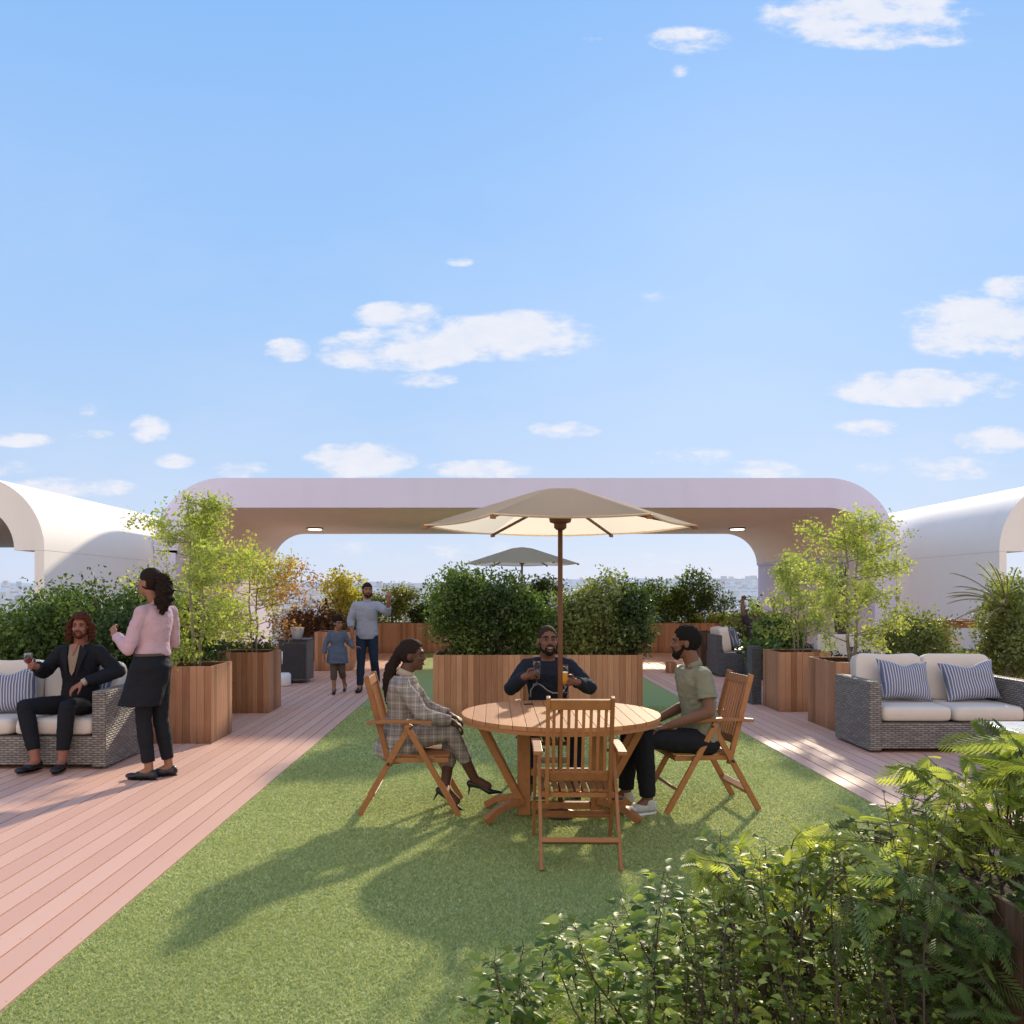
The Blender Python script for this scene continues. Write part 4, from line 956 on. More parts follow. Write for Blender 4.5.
def hair_mesh(name,c,Mh,mat,parent,k=1.0,thick=1.0,line=.01,low=-.075,puff=.004,sc=60):
    b=MB(); hair_cap(b,c,Mh,k,thick,line,low); o=b.build(name,mat,parent,smooth=True)
    sb=o.modifiers.new('thick','SOLIDIFY'); sb.thickness=.007*k; sb.offset=-1
    ss=o.modifiers.new('sub','SUBSURF'); ss.levels=1; ss.render_levels=1
    tx=bpy.data.textures.new('curl','CLOUDS'); tx.noise_scale=1.0/sc*k; dm=o.modifiers.new('curl','DISPLACE'); dm.texture=tx; dm.strength=puff*2; dm.mid_level=.4
    return o
def beard(parent,c,Mh,mat,k=1.0,full=1.0):
    b=MB(); 
    def L(x,y,z): return c+Mh@(V(x,y,z)*k)
    b.ell(L(0,.062,-.092),(.033*k*full,.030*k,.022*k*full),Mh)
    for s in (-1,1): b.chain([L(s*.066,.012,-.010),L(s*.062,.022,-.045),L(s*.046,.050,-.075),L(s*.02,.078,-.086)],[.005*k,.009*k*full,.015*k*full,.016*k*full])
    b.chain([L(-.028,.088,-.042),L(0,.098,-.034),L(.028,.088,-.042)],[.005*k,.0065*k,.005*k])
    for s in (-1,1): b.chain([L(s*.028,.088,-.042),L(s*.034,.080,-.07)],[.005*k,.007*k])
    return remeshed('beard',b,mat,parent,.0045*k+.001,1,.004,60)

def torso(b,p,off=0,t0=-.12,t1=1.0,female=False,bulk=1.0,flare=0):
    "p: pose dict; rings between pelvis and neck base"
    pel,nk=p['pel'],p['nk']; S=p['side'].normalized(); S2=p.get('side_hip',p['side']).normalized(); ax=(nk-pel); Lt=ax.length; axn=ax.normalized()
    prof=[(-.14,.135,.095),(0.0,.168,.115),(.18,.155,.108),(.38,.142,.100),(.60,.160,.112),(.78,.175,.112),(.89,.150,.092),(.96,.092,.072),(1.03,.060,.060)]
    if female: prof=[(-.14,.135,.10),(0.0,.168,.118),(.18,.148,.102),(.38,.118,.088),(.60,.135,.108),(.78,.148,.105),(.89,.122,.082),(.96,.075,.062),(1.03,.050,.053)]
    rings=[]
    bend=p.get('bend',0)
    for (t,rx,ry) in prof:
        if t<t0-.001 or t>t1+.001: continue
        s=S2.lerp(S,max(0,min(1,t))).normalized(); fw=axn.cross(s).normalized()*-1
        if fw.dot(p['fwd'])<0: fw=-fw
        c=pel+axn*Lt*t+fw*(-bend*math.sin(max(0,t)*PI))
        e=flare*max(0,(.2-t)) ; rings.append((c,s,fw,(rx*bulk+off+e),(ry*bulk+off+e)))
    b.loft(rings,24)
    for sd in ('L','R'):
        if t1>.85: b.cone(nk-axn*.055,.050*bulk+off*.5,p['sh'+sd]+axn*.0,(.046 if female else .054)*bulk+off*.8)
def limb_seg(a,b_,f): return a.lerp(b_,f)
def person(label,base,p,skinmat,outfit,head,group=None,female=False,k=1.0,vox=.008,bulk=1.0):
    """p in world coordinates: pel,nk,side,fwd,shL,shR,elL,elR,wrL,wrR,hipL,..knL,..anL,..toL (toe directions); hands: handL=(dir,normal,thumb,curl)"""
    root=thing('person',label,'person',base,group=group); B=Vector(base)
    P={q:(v-B if q[:2] in('pe','nk','sh','el','wr','hi','kn','an') and isinstance(v,Vector) else v) for q,v in p.items()}
    hc,hy,hp,hr=head['c']-B,head.get('yaw',0),head.get('pitch',0),head.get('roll',0); Mh=frame(hy,hp,hr); hk=head.get('k',1.0)
    body=MB(); torso(body,P,0,female=female,bulk=bulk)
    head_prims(body,hc,Mh,P['nk'],hk,head.get('jaw',1.0))
    arm=(.042,.034,.025) if female else (.050,.041,.029)
    leg=(.076,.050,.037) if female else (.084,.058,.042)
    arm=[a*bulk for a in arm]; leg=[a*bulk for a in leg]
    for sd in 'LR':
        sh,el,wr=P['sh'+sd],P['el'+sd],P['wr'+sd]; body.chain([sh,sh.lerp(el,.5),el,el.lerp(wr,.35),wr],[arm[0],arm[0]*.95,arm[1],arm[1]*1.03,arm[2]])
        h=P['hand'+sd]; hand(body,wr,h[0],h[1],h[2],h[3],sc=k*(.93 if female else 1.0),thumb=h[4] if len(h)>4 else .6)
        hi,kn,an=P['hip'+sd],P['kn'+sd],P['an'+sd]; body.chain([hi,hi.lerp(kn,.5),kn,kn.lerp(an,.32),an],[leg[0],leg[0]*.86,leg[1],leg[1]*1.0,leg[2]*.95])
        td=P['toe'+sd].normalized(); body.chain([an,an+td*.10*k+V(0,0,-.045*k)],[leg[2]*.9,.03*k])
    remeshed('body',body,M[skinmat],root,vox,2)
    add_face(root,hc,Mh,hk,head.get('brow','hair_black'),smile=head.get('smile',False),lipm='lips_dark' if skinmat in('skin_dark','skin_deep') else 'lips')
    o=outfit; seed=len(label)%13
    if 'bottom' in o:
        m,l=o['bottom']; b=MB(); of=o.get('bottom_off',.012)*bulk; torso(b,P,of,-.14,o.get('waist',.2),female,bulk)
        for sd in 'LR':
            hi,kn,an=P['hip'+sd],P['kn'+sd],P['an'+sd]; e=kn.lerp(an,l)
            wl=o.get('leg_wide',0)
            b.chain([hi,hi.lerp(kn,.5),kn,kn.lerp(an,.35)],[leg[0]+of,leg[0]*.88+of+wl*.3,leg[1]+of+wl*.6,leg[1]+of+wl]); b.tube([kn.lerp(an,.35),e],[leg[1]+of+wl,leg[2]+of+wl],14)
        remeshed(o.get('bottom_name','trousers'),b,M[m],root,vox,2,.007,6,seed=seed)
    if 'top' in o:
        m,sl,hem=o['top']; b=MB(); of=o.get('top_off',.016)*bulk; torso(b,P,of,hem,.97,female,bulk,flare=o.get('flare',0))
        for sd in 'LR':
            sh,el,wr=P['sh'+sd],P['el'+sd],P['wr'+sd]; se=o.get('sleeve'+sd,sl)
            if se<=1: e=sh.lerp(el,se); b.cone(sh,arm[0]+of,sh.lerp(e,.5),arm[0]*.98+of); b.tube([sh.lerp(e,.4),e],[arm[0]+of,arm[0]*.95+of*1.4],14)
            else: 
                e=el.lerp(wr,se-1); b.chain([sh,sh.lerp(el,.5),el],[arm[0]+of,arm[0]*.95+of,arm[1]+of]); b.tube([el,el.lerp(e,.4),e],[arm[1]+of,arm[1]+of*1.1,arm[2]+of],14)
        remeshed(o.get('top_name','shirt'),b,M[m],root,vox,2,o.get('wr',.011),6.5,seed=seed+3)
    if 'collar' in o:
        b=MB(); n=P['nk']; up=(hc-n).normalized(); 
        for i in range(16):
            a=2*PI*i/16; 
        b.lathe([(.066*bulk,-.02),(.062*bulk,.028),(.054*bulk,.028),(.056*bulk,-.02)],n,22,up.to_track_quat('Z','Y').to_matrix()); b.build('collar',M[o['collar']],root,smooth=True)
    if 'shoe' in o:
        for sd in 'LR':
            an=P['an'+sd]; td=P['toe'+sd].normalized(); b=MB(); style=o.get('style','shoe'); sdv=td.cross(V(0,0,1)).normalized(); up=sdv.cross(td).normalized()
            if style=='heel':
                heel=an-td*.035-up*.035; ball=an+td*.115-up*.085+V(0,0,0); tip=ball+td*.095+ (V(0,0,.0))
                b.chain([heel,an+td*.05-up*.055,ball,tip],[.026,.018,.024,.006]); hb=heel-V(0,0,0)-up*.055*0; b.chain([heel-up*.01,heel-up*.085-td*.004],[.011,.005])
                remeshed('heeled_shoe',b,M[o['shoe']],root,.005,1)
            else:
                fl=td.z; zs=-.075*k
                heel=an-td*.028*k-up*.045*k; mid=an+td*.06*k-up*.045*k; toe=an+td*.155*k-up*.052*k
                wv=.034*k*(1.0 if style=='shoe' else 1.18)
                Mx=Matrix((sdv,td,up)).transposed()
                b.ell(heel,(wv*.95,.045*k,.038*k),Mx); b.ell(mid,(wv,.075*k,.040*k),Mx); b.ell(toe,(wv*1.05,.062*k,.026*k),Mx); 
                if style!='loafer': b.cone(an-up*.01*k-td*.004,.046*k,an-up*.045*k,.042*k)
                else: b.chain([an-up*.03*k-td*.03*k,an-up*.045*k],[.036*k,.034*k])
                s_=remeshed('shoe',b,M[o['shoe']],root,.006,2)
                cut=(-.0735*k)
                for v in s_.data.vertices:
                    r=v.co-an; h=r.dot(up)
                    if h<cut: v.co+=up*(cut-h)
                sb=MB(); 
                pts=[]; 
                for i in range(26):
                    a=2*PI*i/26; x=math.cos(a)*wv*(1.06-.12*(math.sin(a)<0)); y=math.sin(a)*.135*k; pts.append(an+sdv*x+td*(y+.065*k)+up*(cut-.004))
                thk=.022*k if style=='trainer' else .010*k
                sb.poly(pts,up*(-thk+.006)); so=sb.build('sole',M['sole' if style=='trainer' else 'black_shoe'],s_)
                if style=='trainer':
                    lb=MB()
                    for i in range(4):
                        q=an+td*(.045+.022*i)*k-up*(.012+.009*i)*k; lb.chain([q-sdv*.018,q+up*.004,q+sdv*.018],[.003]*3)
                    lb.build('lace',M['sole'],s_,smooth=True)
    return root,P,hc,Mh,hk
def pose(pel,nk,side,fwd,sh=.19,drop=.085,hipw=.09,**kw):
    sh*=.93; S=side.normalized(); d=dict(pel=pel,nk=nk,side=S,fwd=fwd.normalized())
    d['shR']=kw.pop('shR',nk+S*sh-V(0,0,drop)); d['shL']=kw.pop('shL',nk-S*sh-V(0,0,drop)); d['hipR']=kw.pop('hipR',pel+S*hipw+V(0,0,-.02)); d['hipL']=kw.pop('hipL',pel-S*hipw+V(0,0,-.02)); d.update(kw); return d
# (side points from the figure's left to its right)

# --- 1 seated woman in tweed, facing +X
Yc=6.32
bs=(-.62,6.32,0)
p=pose(V(-.69,Yc,.535),V(-.655,Yc,1.005),V(0,-1,0),V(1,0,0),sh=.155,
  elR=V(-.50,Yc-.21,.72),wrR=V(-.30,Yc-.10,.655),elL=V(-.50,Yc+.20,.72),wrL=V(-.32,Yc+.06,.68),
  knR=V(-.30,Yc-.06,.565),anR=V(-.13,Yc-.03,.215),knL=V(-.31,Yc+.09,.53),anL=V(-.35,Yc-.07,.155),
  toeR=V(.9,-.05,-.05),toeL=V(.85,-.15,-.42),
  handR=(V(.75,.25,-.45),V(0,.3,-1),V(0.3,.9,0),.45),handL=(V(.8,-.5,-.2),V(0,-.2,-1),V(0.3,-.9,0),.4))
root,P,hc,Mh,hk=person('seated woman in a grey checked tweed suit with black heels, legs crossed, facing right',bs,p,'skin_deep',
  dict(top=('tweed',1.93,-.14),top_name='blazer',top_off=.020,flare=.14,bottom=('tweed',.62),leg_wide=.0,shoe='black_shoe',style='heel',collar='cream'),
  dict(c=V(-.60,Yc,1.135),yaw=84,pitch=2,k=.97,brow='hair_black'),female=True)
b=MB(); # blazer tail hanging over the seat
b.ell(V(-.10,0,.44),(.17,.205,.11),None); b.ell(V(-.02,-.02,.47),(.15,.19,.10),None)
remeshed('blazer_tail',b,M['tweed'],root,.008,2,.012,9)
b=MB(); 
for s in (-1,1): b.poly([V(.055,s*.055,.66)+V(.02,0,0),V(.07,s*.02,.66),V(.105,s*.02,.42),V(.09,s*.07,.52)],(.006,0,0))
hair_mesh('hair',hc,Mh,M['hair_brown'],root,hk,1.05,-.030,-.10,.002,40)
b=MB(); back=lambda x,y,z: hc+Mh@V(x,y,z)
b.chain([back(0,-.08,.03),back(0,-.115,-.02),back(0.01,-.155,-.09),back(0.02,-.165,-.20),back(.02,-.155,-.32),back(.02,-.13,-.44)],[.050,.042,.047,.052,.044,.016]); pt=remeshed('ponytail',b,M['hair_brown'],root,.007,1,.012,28)
b=MB(); b.ell(back(.0,-.112,-.018),(.046,.02,.046),Mh); b.build('hair_band',M['hair_black'],pt,smooth=True)

# --- 2 man behind the table, facing the camera with two glasses
bs=(.47,7.10,0); 
p=pose(V(.47,7.10,.52),V(.465,7.0,1.085),V(-1,0,0),V(0,-1,0),sh=.185,
  elR=V(.155,6.86,.83),wrR=V(.265,6.66,.945),elL=V(.80,6.86,.84),wrL=V(.665,6.64,.905),
  knR=V(.30,6.66,.54),anR=V(.29,6.70,.09),knL=V(.66,6.66,.54),anL=V(.66,6.72,.09),toeR=V(-.1,-1,0),toeL=V(.1,-1,0),
  handR=(V(.85,-.2,.25),V(.1,-.9,.1)*-1*-1,V(0,-.1,1),.75,.9),handL=(V(-1,-.05,.05),V(0,.2,-1)*1,V(0,-.7,.3),.8,.8))
p['handR']=(V(.9,-.1,.2),V(.25,-1,0),V(0,0,1),.72,.9); p['handL']=(V(-.95,-.15,.05),V(-.2,-1,0),V(0,0,1),.72,.9)
root,P,hc,Mh,hk=person('smiling bearded man in a navy sweater behind the table raising two glasses',bs,p,'skin_dark',
  dict(top=('navy',1.95,-.14),top_name='sweater',top_off=.018,bottom=('denim',.98),shoe='black_shoe',collar='navy'),
  dict(c=V(.462,6.94,1.205),yaw=6,pitch=-8,k=1.10,smile=True),bulk=1.0)
hair_mesh('hair',hc,Mh,M['hair_buzz'],root,hk,.945,-.010,-.05,.0003,90)
beard(root,hc,Mh,M['hair_black'],hk,.85)
b=MB(); B_=V(.47,7.10,0); ctl=[(530.5,697),(530.8,690),(534,685.5),(539,684),(543,686.5),(547.5,690.5),(553,693),(559,693),(564,690),(566.5,686)]
pts=[W(px,py,6.845+.0028*abs(px-548))-B_ for px,py in ctl]
b.tube(pts,.0055,6); b.build('sweater_emblem',M['logo'],root,smooth=True)

# --- 3 man in the sage shirt, facing -X
bs=(1.52,6.33,0); f=V(-.975,-.21,0); s_=V(-.21,.975,0)   # right side is +Y
C=V(1.56,6.33,0)
p=pose(C+V(.02,.0,.52),C+V(-.045,-.01,1.07),s_,f,sh=.19,
  elL=C+V(.015,-.25,.745),wrL=C+f*.31-s_*.13+V(0,0,.635),elR=C+V(-.02,.24,.75),wrR=C+f*.30+s_*.12+V(0,0,.64),
  knL=C+f*.49-s_*.10+V(0,0,.555),anL=C+f*.46-s_*.12+V(0,0,.095),knR=C+f*.51+s_*.12+V(0,0,.545),anR=C+f*.53+s_*.14+V(0,0,.095),
  toeL=f+V(0,-.15,0),toeR=f+V(0,.1,0),handL=(f+V(0,0,-.2),V(0,0,-1),s_,.25),handR=(f+V(0,0,-.25),V(0,0,-1),-s_,.25))
root,P,hc,Mh,hk=person('bearded man in a sage green t-shirt, dark trousers and grey trainers, facing left',bs,p,'skin_dark',
  dict(top=('sage',.62,-.14),top_name='t_shirt',top_off=.020,bottom=('charcoal',.93),bottom_off=.016,shoe='grey_shoe',style='trainer',collar='sage'),
  dict(c=C+V(-.105,-.015,1.232),yaw=-104,pitch=1,k=1.04))
hair_mesh('hair',hc,Mh,M['hair_black'],root,hk,1.0,.0,-.07,.009,90)
beard(root,hc,Mh,M['hair_black'],hk,1.3)

M['brown_shirt']=cloth('brown_shirt',(.27,.20,.145))
# --- 4 suited man with long red hair on the left sofa
C=V(-3.93,8.05,0)
p=pose(C+V(-.02,.0,.56),C+V(.0,-.03,1.125),V(-1,.05,0),V(0,-1,0),sh=.20,
  elR=C+V(-.31,-.10,.86),wrR=C+V(-.265,-.32,.935),elL=C+V(.36,-.03,.86),wrL=C+V(.13,-.25,.775),
  knR=C+V(-.30,-.44,.58),anR=C+V(-.17,-.50,.10),knL=C+V(.09,-.46,.575),anL=C+V(.06,-.49,.10),
  toeR=V(-.35,-1,0),toeL=V(.12,-1,0),handR=(V(-.1,-.45,.25),V(.9,-.3,0),V(0,-.2,1),.75,.9),handL=(V(-.55,-.3,-.35),V(-.2,.2,-1),V(-.4,-.9,0),.35))
p['handR']=(V(-.25,-.9,.15),V(.85,-.2,.0),V(0,0,1),.75,.9)
root,P,hc,Mh,hk=person('auburn haired man in a dark suit seated on the left sofa holding wine',(C.x,C.y,0),p,'skin_red',
  dict(top=('charcoal',1.93,-.14),top_name='suit_jacket',top_off=.024,bottom=('charcoal',.80),bottom_off=.014,shoe='black_shoe',style='loafer'),
  dict(c=C+V(.02,-.06,1.285),yaw=8,pitch=-2,k=1.0,brow='hair_red'))
b=MB(); n=P['nk']; pl=P['pel']
b.poly([n+V(-.050,-.100,-.005),n+V(.050,-.100,-.005),n+V(.045,-.142,-.12),n+V(.018,-.153,-.25),n+V(-.005,-.156,-.29),n+V(-.025,-.153,-.25),n+V(-.045,-.142,-.12)],(0,-.006,0)); sh_=b.build('shirt_front',M['brown_shirt'],root)
b=MB(); b.poly([n+V(-.032,-.104,.005),n+V(.032,-.104,.005),n+V(0.002,-.147,-.105)],(0,-.009,0)); b.build('open_neck',M['skin_red'],sh_)
for s in (-1,1):
    b=MB(); b.poly([n+V(s*.062,-.125,.0),n+V(s*.125,-.125,-.07),n+V(s*.095,-.150,-.15),n+V(s*.033,-.168,-.34),n+V(s*.045,-.160,-.18)],(0,-.010,0)); b.build('lapel',M['charcoal'],root)
b=MB(); w=P['wrL']; d=p['handL'][0].normalized(); b.tube([w-d*.035,w+d*.005],[.036,.034],14); b.build('cuff',M['cream'],root,smooth=True)
hair_mesh('hair',hc,Mh,M['hair_red'],root,hk,1.16,-.006,-.09,.013,26)
b=MB()
for s in (-1,1):
    b.chain([hc+Mh@V(s*.075,.02,.05),hc+Mh@V(s*.10,.005,0),hc+Mh@V(s*.095,.01,-.06),hc+Mh@V(s*.105,0,-.11),hc+Mh@V(s*.09,.01,-.135)],[.028,.034,.035,.03,.014])
b.chain([hc+Mh@V(0,-.09,.02),hc+Mh@V(0,-.10,-.11)],[.06,.05])
remeshed('hair_locks',b,M['hair_red'],root,.007,1,.026,26)
beard(root,hc,Mh,M['hair_red'],hk,.95)

# --- 5 standing woman in pink shirt, seen from behind, facing left
C=V(-2.97,7.33,0); fw=V(-.85,.5,0); sd=V(.5,.85,0)
p=pose(C+V(.0,.0,.965),C+V(.03,.03,1.525),sd,fw,sh=.165,
  elL=C+V(-.13,-.17,1.13),wrL=C+V(-.30,-.03,1.24),elR=C+V(.10,.26,1.16),wrR=C+V(-.18,.30,1.23),
  knL=C+V(-.04,-.07,.50),anL=C+V(.02,-.10,.085),knR=C+V(.06,.05,.50),anR=C+V(.13,.06,.085),toeL=V(-1,.1,0),toeR=V(-.8,-.3,0),
  handL=(V(-.4,.3,.6),V(.3,.6,-.2),V(-.3,.2,.3),.6),handR=(V(-.6,-.4,.3),V(0,-.7,-.5),V(0,0,1),.5))
root,P,hc,Mh,hk=person('standing woman with a curly ponytail, pink shirt and dark wrap skirt over trousers',(C.x,C.y,0),p,'skin_brown',
  dict(top=('pink',1.92,.17),top_name='shirt',top_off=.020,wr=.009,bottom=('black_cloth',.84),waist=.2,leg_wide=0,bottom_off=.016,shoe='black_shoe',style='loafer',collar='pink'),
  dict(c=C+V(-.02,.0,1.695),yaw=-104,pitch=-8,k=1.02),female=True)
b=MB(); S2=sd.normalized(); F2=fw.normalized()
b.loft([(P['pel']+V(0,0,.115),S2,F2,.150,.115),(P['pel']+V(0,0,0),S2,F2,.195,.150),(P['pel']+V(-.05,0,-.16),S2,F2,.180,.185),(P['pel']+V(-.095,-.02,-.33),S2,F2,.165,.205)],28)
remeshed('wrap_skirt',b,M['black_cloth'],root,.009,2,.012,5)
b=MB(); b.tube([P['pel']+V(0,0,.095),P['pel']+V(0,0,.125)],[.148,.146],24); 
b=MB(); b.loft([(P['pel']+V(0,0,.098),S2,F2,.160,.124),(P['pel']+V(0,0,.122),S2,F2,.158,.122)],28); b.build('belt',M['brown_cloth'],root,smooth=True)
hair_mesh('hair',hc,Mh,M['hair_dark'],root,hk,1.05,-.025,-.09,.003,60)
b=MB(); b.chain([hc+Mh@V(0,-.10,.06),hc+Mh@V(-.02,-.15,.05),hc+Mh@V(-.03,-.18,-.03),hc+Mh@V(-.035,-.185,-.12),hc+Mh@V(-.05,-.20,-.20)],[.040,.058,.075,.078,.040]); pt=remeshed('ponytail',b,M['hair_dark'],root,.008,1,.030,22)
b=MB(); b.ell(hc+Mh@V(0,-.112,.06),(.034,.014,.034),Mh); b.build('hair_tie',M['plum'],pt,smooth=True)

# --- 6 walking man, facing camera, arm raised
C=V(X(367,13.8),13.8,0)
p=pose(C+V(0,0,.94),C+V(.0,-.01,1.49),V(-1,0,0),V(0,-1,0),sh=.20,
  elR=C+V(-.27,.0,1.16),wrR=C+V(-.22,-.12,.94),elL=C+V(.35,-.14,1.30),wrL=C+V(.40,-.32,1.50),
  knR=C+V(-.09,-.06,.50),anR=C+V(-.10,-.10,.09),knL=C+V(.12,-.02,.50),anL=C+V(.14,.18,.13),toeR=V(-.15,-1,0),toeL=V(.1,-1,-.15),
  handR=(V(-.05,-.1,-1),V(.7,0,0),V(0,-1,0),.5),handL=(V(.1,-.3,.9),V(-.3,.8,.2),V(-.9,0,0),.6))
root,P,hc,Mh,hk=person('bearded man in a pale blue shirt and dark jeans walking with one hand raised',(C.x,C.y,0),p,'skin_brown',
  dict(top=('paleblue',1.5,-.14),sleeveL=1.5,top_off=.024,bottom=('denim',.95),bottom_off=.012,shoe='black_shoe',collar='paleblue'),
  dict(c=C+V(.01,-.03,1.655),yaw=18,pitch=0,k=1.04,brow='hair_brown'),vox=.011)
hair_mesh('hair',hc,Mh,M['hair_brown'],root,hk,1.01,.02,-.07,.003,60); beard(root,hc,Mh,M['hair_brown'],hk,1.05)
# --- 7 child
C=V(X(338,13.55),13.5,0); k=.78
p=pose(C+V(0,0,.66),C+V(.0,0,1.0),V(-1,.25,0),V(.2,-1,0),sh=.125,drop=.035,hipw=.06,
  elR=C+V(-.19,.0,.80),wrR=C+V(-.20,-.06,.63),elL=C+V(.18,.02,.82),wrL=C+V(.27,-.02,.74),
  knR=C+V(-.05,-.05,.36),anR=C+V(-.04,-.07,.075),knL=C+V(.07,.0,.36),anL=C+V(.09,.16,.13),toeR=V(.1,-1,0),toeL=V(.1,-1,-.35),
  handR=(V(0,-.1,-1),V(.7,0,0),V(0,-1,0),.4),handL=(V(.8,0,.2),V(0,0,-1),V(0,-1,0),.5))
root,P,hc,Mh,hk=person('small child in a long chambray shirt and brown shorts beside the walking man',(C.x,C.y,0),p,'skin_brown',
  dict(top=('chambray',1.9,-.14),top_off=.020,flare=.12,bottom=('brown_cloth',.12),bottom_off=.022,shoe='black_shoe'),
  dict(c=C+V(.015,-.02,1.125),yaw=38,pitch=6,k=.93),k=k,bulk=.70,vox=.009)
b=MB(); b.loft([(P['pel']+V(0,0,.1),V(1,0,0),V(0,1,0),.14,.115),(P['pel']+V(0,0,-.04),V(1,0,0),V(0,1,0),.165,.135),(P['pel']+V(0,0,-.17),V(1,0,0),V(0,1,0),.175,.145)],20); remeshed('shirt_tail',b,M['chambray'],root,.009,1,.012,10)
hair_mesh('hair',hc,Mh,M['hair_black'],root,hk,1.05,.015,-.07,.005,70)
# --- 8 man with raised arms at the rear right
C=V(X(757,16.2),16.2,0)
p=pose(C+V(-.0,.0,.60),C+V(-.02,-.02,1.10),V(-.6,.8,0)*-1,V(.25,-1,0),sh=.2,side_hip=V(-1,0,0),
  knR=C+V(-.10,-.42,.58),anR=C+V(-.10,-.45,.09),knL=C+V(.14,-.42,.58),anL=C+V(.14,-.45,.09),toeR=V(0,-1,0),toeL=V(.1,-1,0),
  shR=C+V(-.21,-.02,1.06),shL=C+V(.19,-.02,1.06),elR=C+V(-.29,-.05,1.26),wrR=C+V(-.28,-.03,1.47),elL=C+V(.36,-.02,1.22),wrL=C+V(.30,-.03,1.44),
  handR=(V(0,0,1),V(.2,-1,0),V(1,0,0),1.2),handL=(V(-.1,0,1),V(0,-1,0),V(-1,0,0),1.2))
p['side']=V(-1,0,0)
root,P,hc,Mh,hk=person('man in a dark plum t-shirt at the rear right cheering with both fists raised',(C.x,C.y,0),p,'skin_dark',
  dict(top=('plum',.7,-.14),top_name='t_shirt',bottom=('black_cloth',.95),shoe='black_shoe'),dict(c=C+V(-.02,-.04,1.25),yaw=-12,pitch=4,k=1.05,smile=True),vox=.012)
hair_mesh('hair',hc,Mh,M['hair_black'],root,hk,1.05,-.0,-.07,.005,70)
b=MB(); b.span(-.26,.28,-.30,.24,.02,.44); o=b.build('wicker_stool',M['wicker_dark'],None,bevel=.01,loc=(C.x,C.y,0)); tag(o,'low dark wicker seat under the man with raised arms','stool')

# ------------------------------------------------------------------ glasses
def stemglass(label,loc,bowl,stem,fill,fillm,M_=None,name='wine_glass'):
    t=thing(name,label,'glass',loc); b=MB(); rm=max(r for r,z in bowl)
    prof=[(.031,0),(.030,.003),(.006,.008),(.004,.02),(.004,stem)]+[(r,stem+z) for r,z in bowl]
    b.lathe(prof+[(r-.0015,stem+z) for r,z in bowl[::-1]][:-1],n=24); b.build('bowl',M['glass'],t,smooth=True)
    zmax=fill; lp=[(r-.004,stem+z+.003) for r,z in bowl if z<=zmax]; 
    rr=np.interp(zmax,[z for r,z in bowl],[r for r,z in bowl]); lp.append((rr-.004,stem+zmax)); lp=[(max(r,.002),z) for r,z in lp]
    b=MB(); b.lathe(lp,n=20); b.build('drink',M[fillm],t,smooth=False)
    return t
wp=V(-3.93,8.05,0)+V(-.265,-.32,.935)+V(-.015,-.085,.01)
stemglass('stemmed glass of red wine held up by the suited man',(wp.x-.0,wp.y-.02,wp.z-.055),[(.006,0),(.024,.012),(.037,.035),(.040,.06),(.036,.09),(.033,.105)],.07,.055,'wine')
t=stemglass('tall stemmed glass of golden beer in the left hand of the smiling man',(.565,6.555,.83),[(.006,0),(.022,.02),(.030,.06),(.032,.11),(.030,.155)],.06,.095,'beer',name='beer_glass')
b=MB(); b.lathe([(.026,.152),(.027,.162)],n=20); b.build('foam',M['foam'],t)
t=stemglass('stemmed glass with dark drink in the right hand of the smiling man',(.350,6.565,.895),[(.006,0),(.022,.02),(.030,.06),(.031,.10),(.029,.135)],.045,.03,'cola',name='wine_glass')
b=MB(); b.span(-.035,.035,-.02,.02,0,.008); o=b.build('phone',M['black_metal'],None,bevel=.002,loc=(.28,6.45,.751),rot=(0,0,.5)); tag(o,'small dark phone lying near the far edge of the tabletop','phone')

# ------------------------------------------------------------------ camera, sun, sky
cam=bpy.data.cameras.new('camera'); co=bpy.data.objects.new('camera',cam); col.objects.link(co); scene.camera=co
co.location=(0,0,EYE); co.rotation_euler=(R(90),0,0); cam.sensor_width=36; cam.lens=FPX/1024*36; cam.shift_x=(512-CX)/1024; cam.shift_y=(HY-512)/1024
cam.clip_start=.05; cam.clip_end=80000
SUN_EL,SUN_AZ=25.0,18.0
sd_=V(-math.sin(R(SUN_AZ))*math.cos(R(SUN_EL)),-math.cos(R(SUN_AZ))*math.cos(R(SUN_EL)),-math.sin(R(SUN_EL)))
sun=bpy.data.lights.new('sun','SUN'); so=bpy.data.objects.new('sun',sun); col.objects.link(so); so.rotation_euler=sd_.to_track_quat('-Z','Y').to_euler(); sun.energy=5.0; sun.angle=R(2.0); sun.color=(1,.86,.64)
w=bpy.data.worlds.new('World'); scene.world=w; w.use_nodes=True; nt=w.node_tree; nt.nodes.clear()
sky=nt.nodes.new('ShaderNodeTexSky'); sky.sky_type='NISHITA'; sky.sun_disc=False; sky.sun_elevation=R(SUN_EL); sky.sun_rotation=R(SUN_AZ); sky.dust_density=.6; sky.ozone_density=1.6
tc=nt.nodes.new('ShaderNodeTexCoord'); sp=nt.nodes.new('ShaderNodeSeparateXYZ'); nt.links.new(tc.outputs['Generated'],sp.inputs[0])
z=sp.outputs[2]
grad=ramp(nt,mth(nt,'MULTIPLY',z,1.0,clamp=True),[(0,(6.6,7.4,9.4)),(.05,(6.1,7.3,9.5)),(.14,(5.1,6.9,9.7)),(.33,(3.8,6.2,10.)),(.58,(2.75,5.4,9.9)),(1,(1.8,4.2,9))])
for n_ in nt.nodes:
    if n_.type=='VALTORGB': pass
base=mixc(nt,.92,sky.outputs[0],grad)
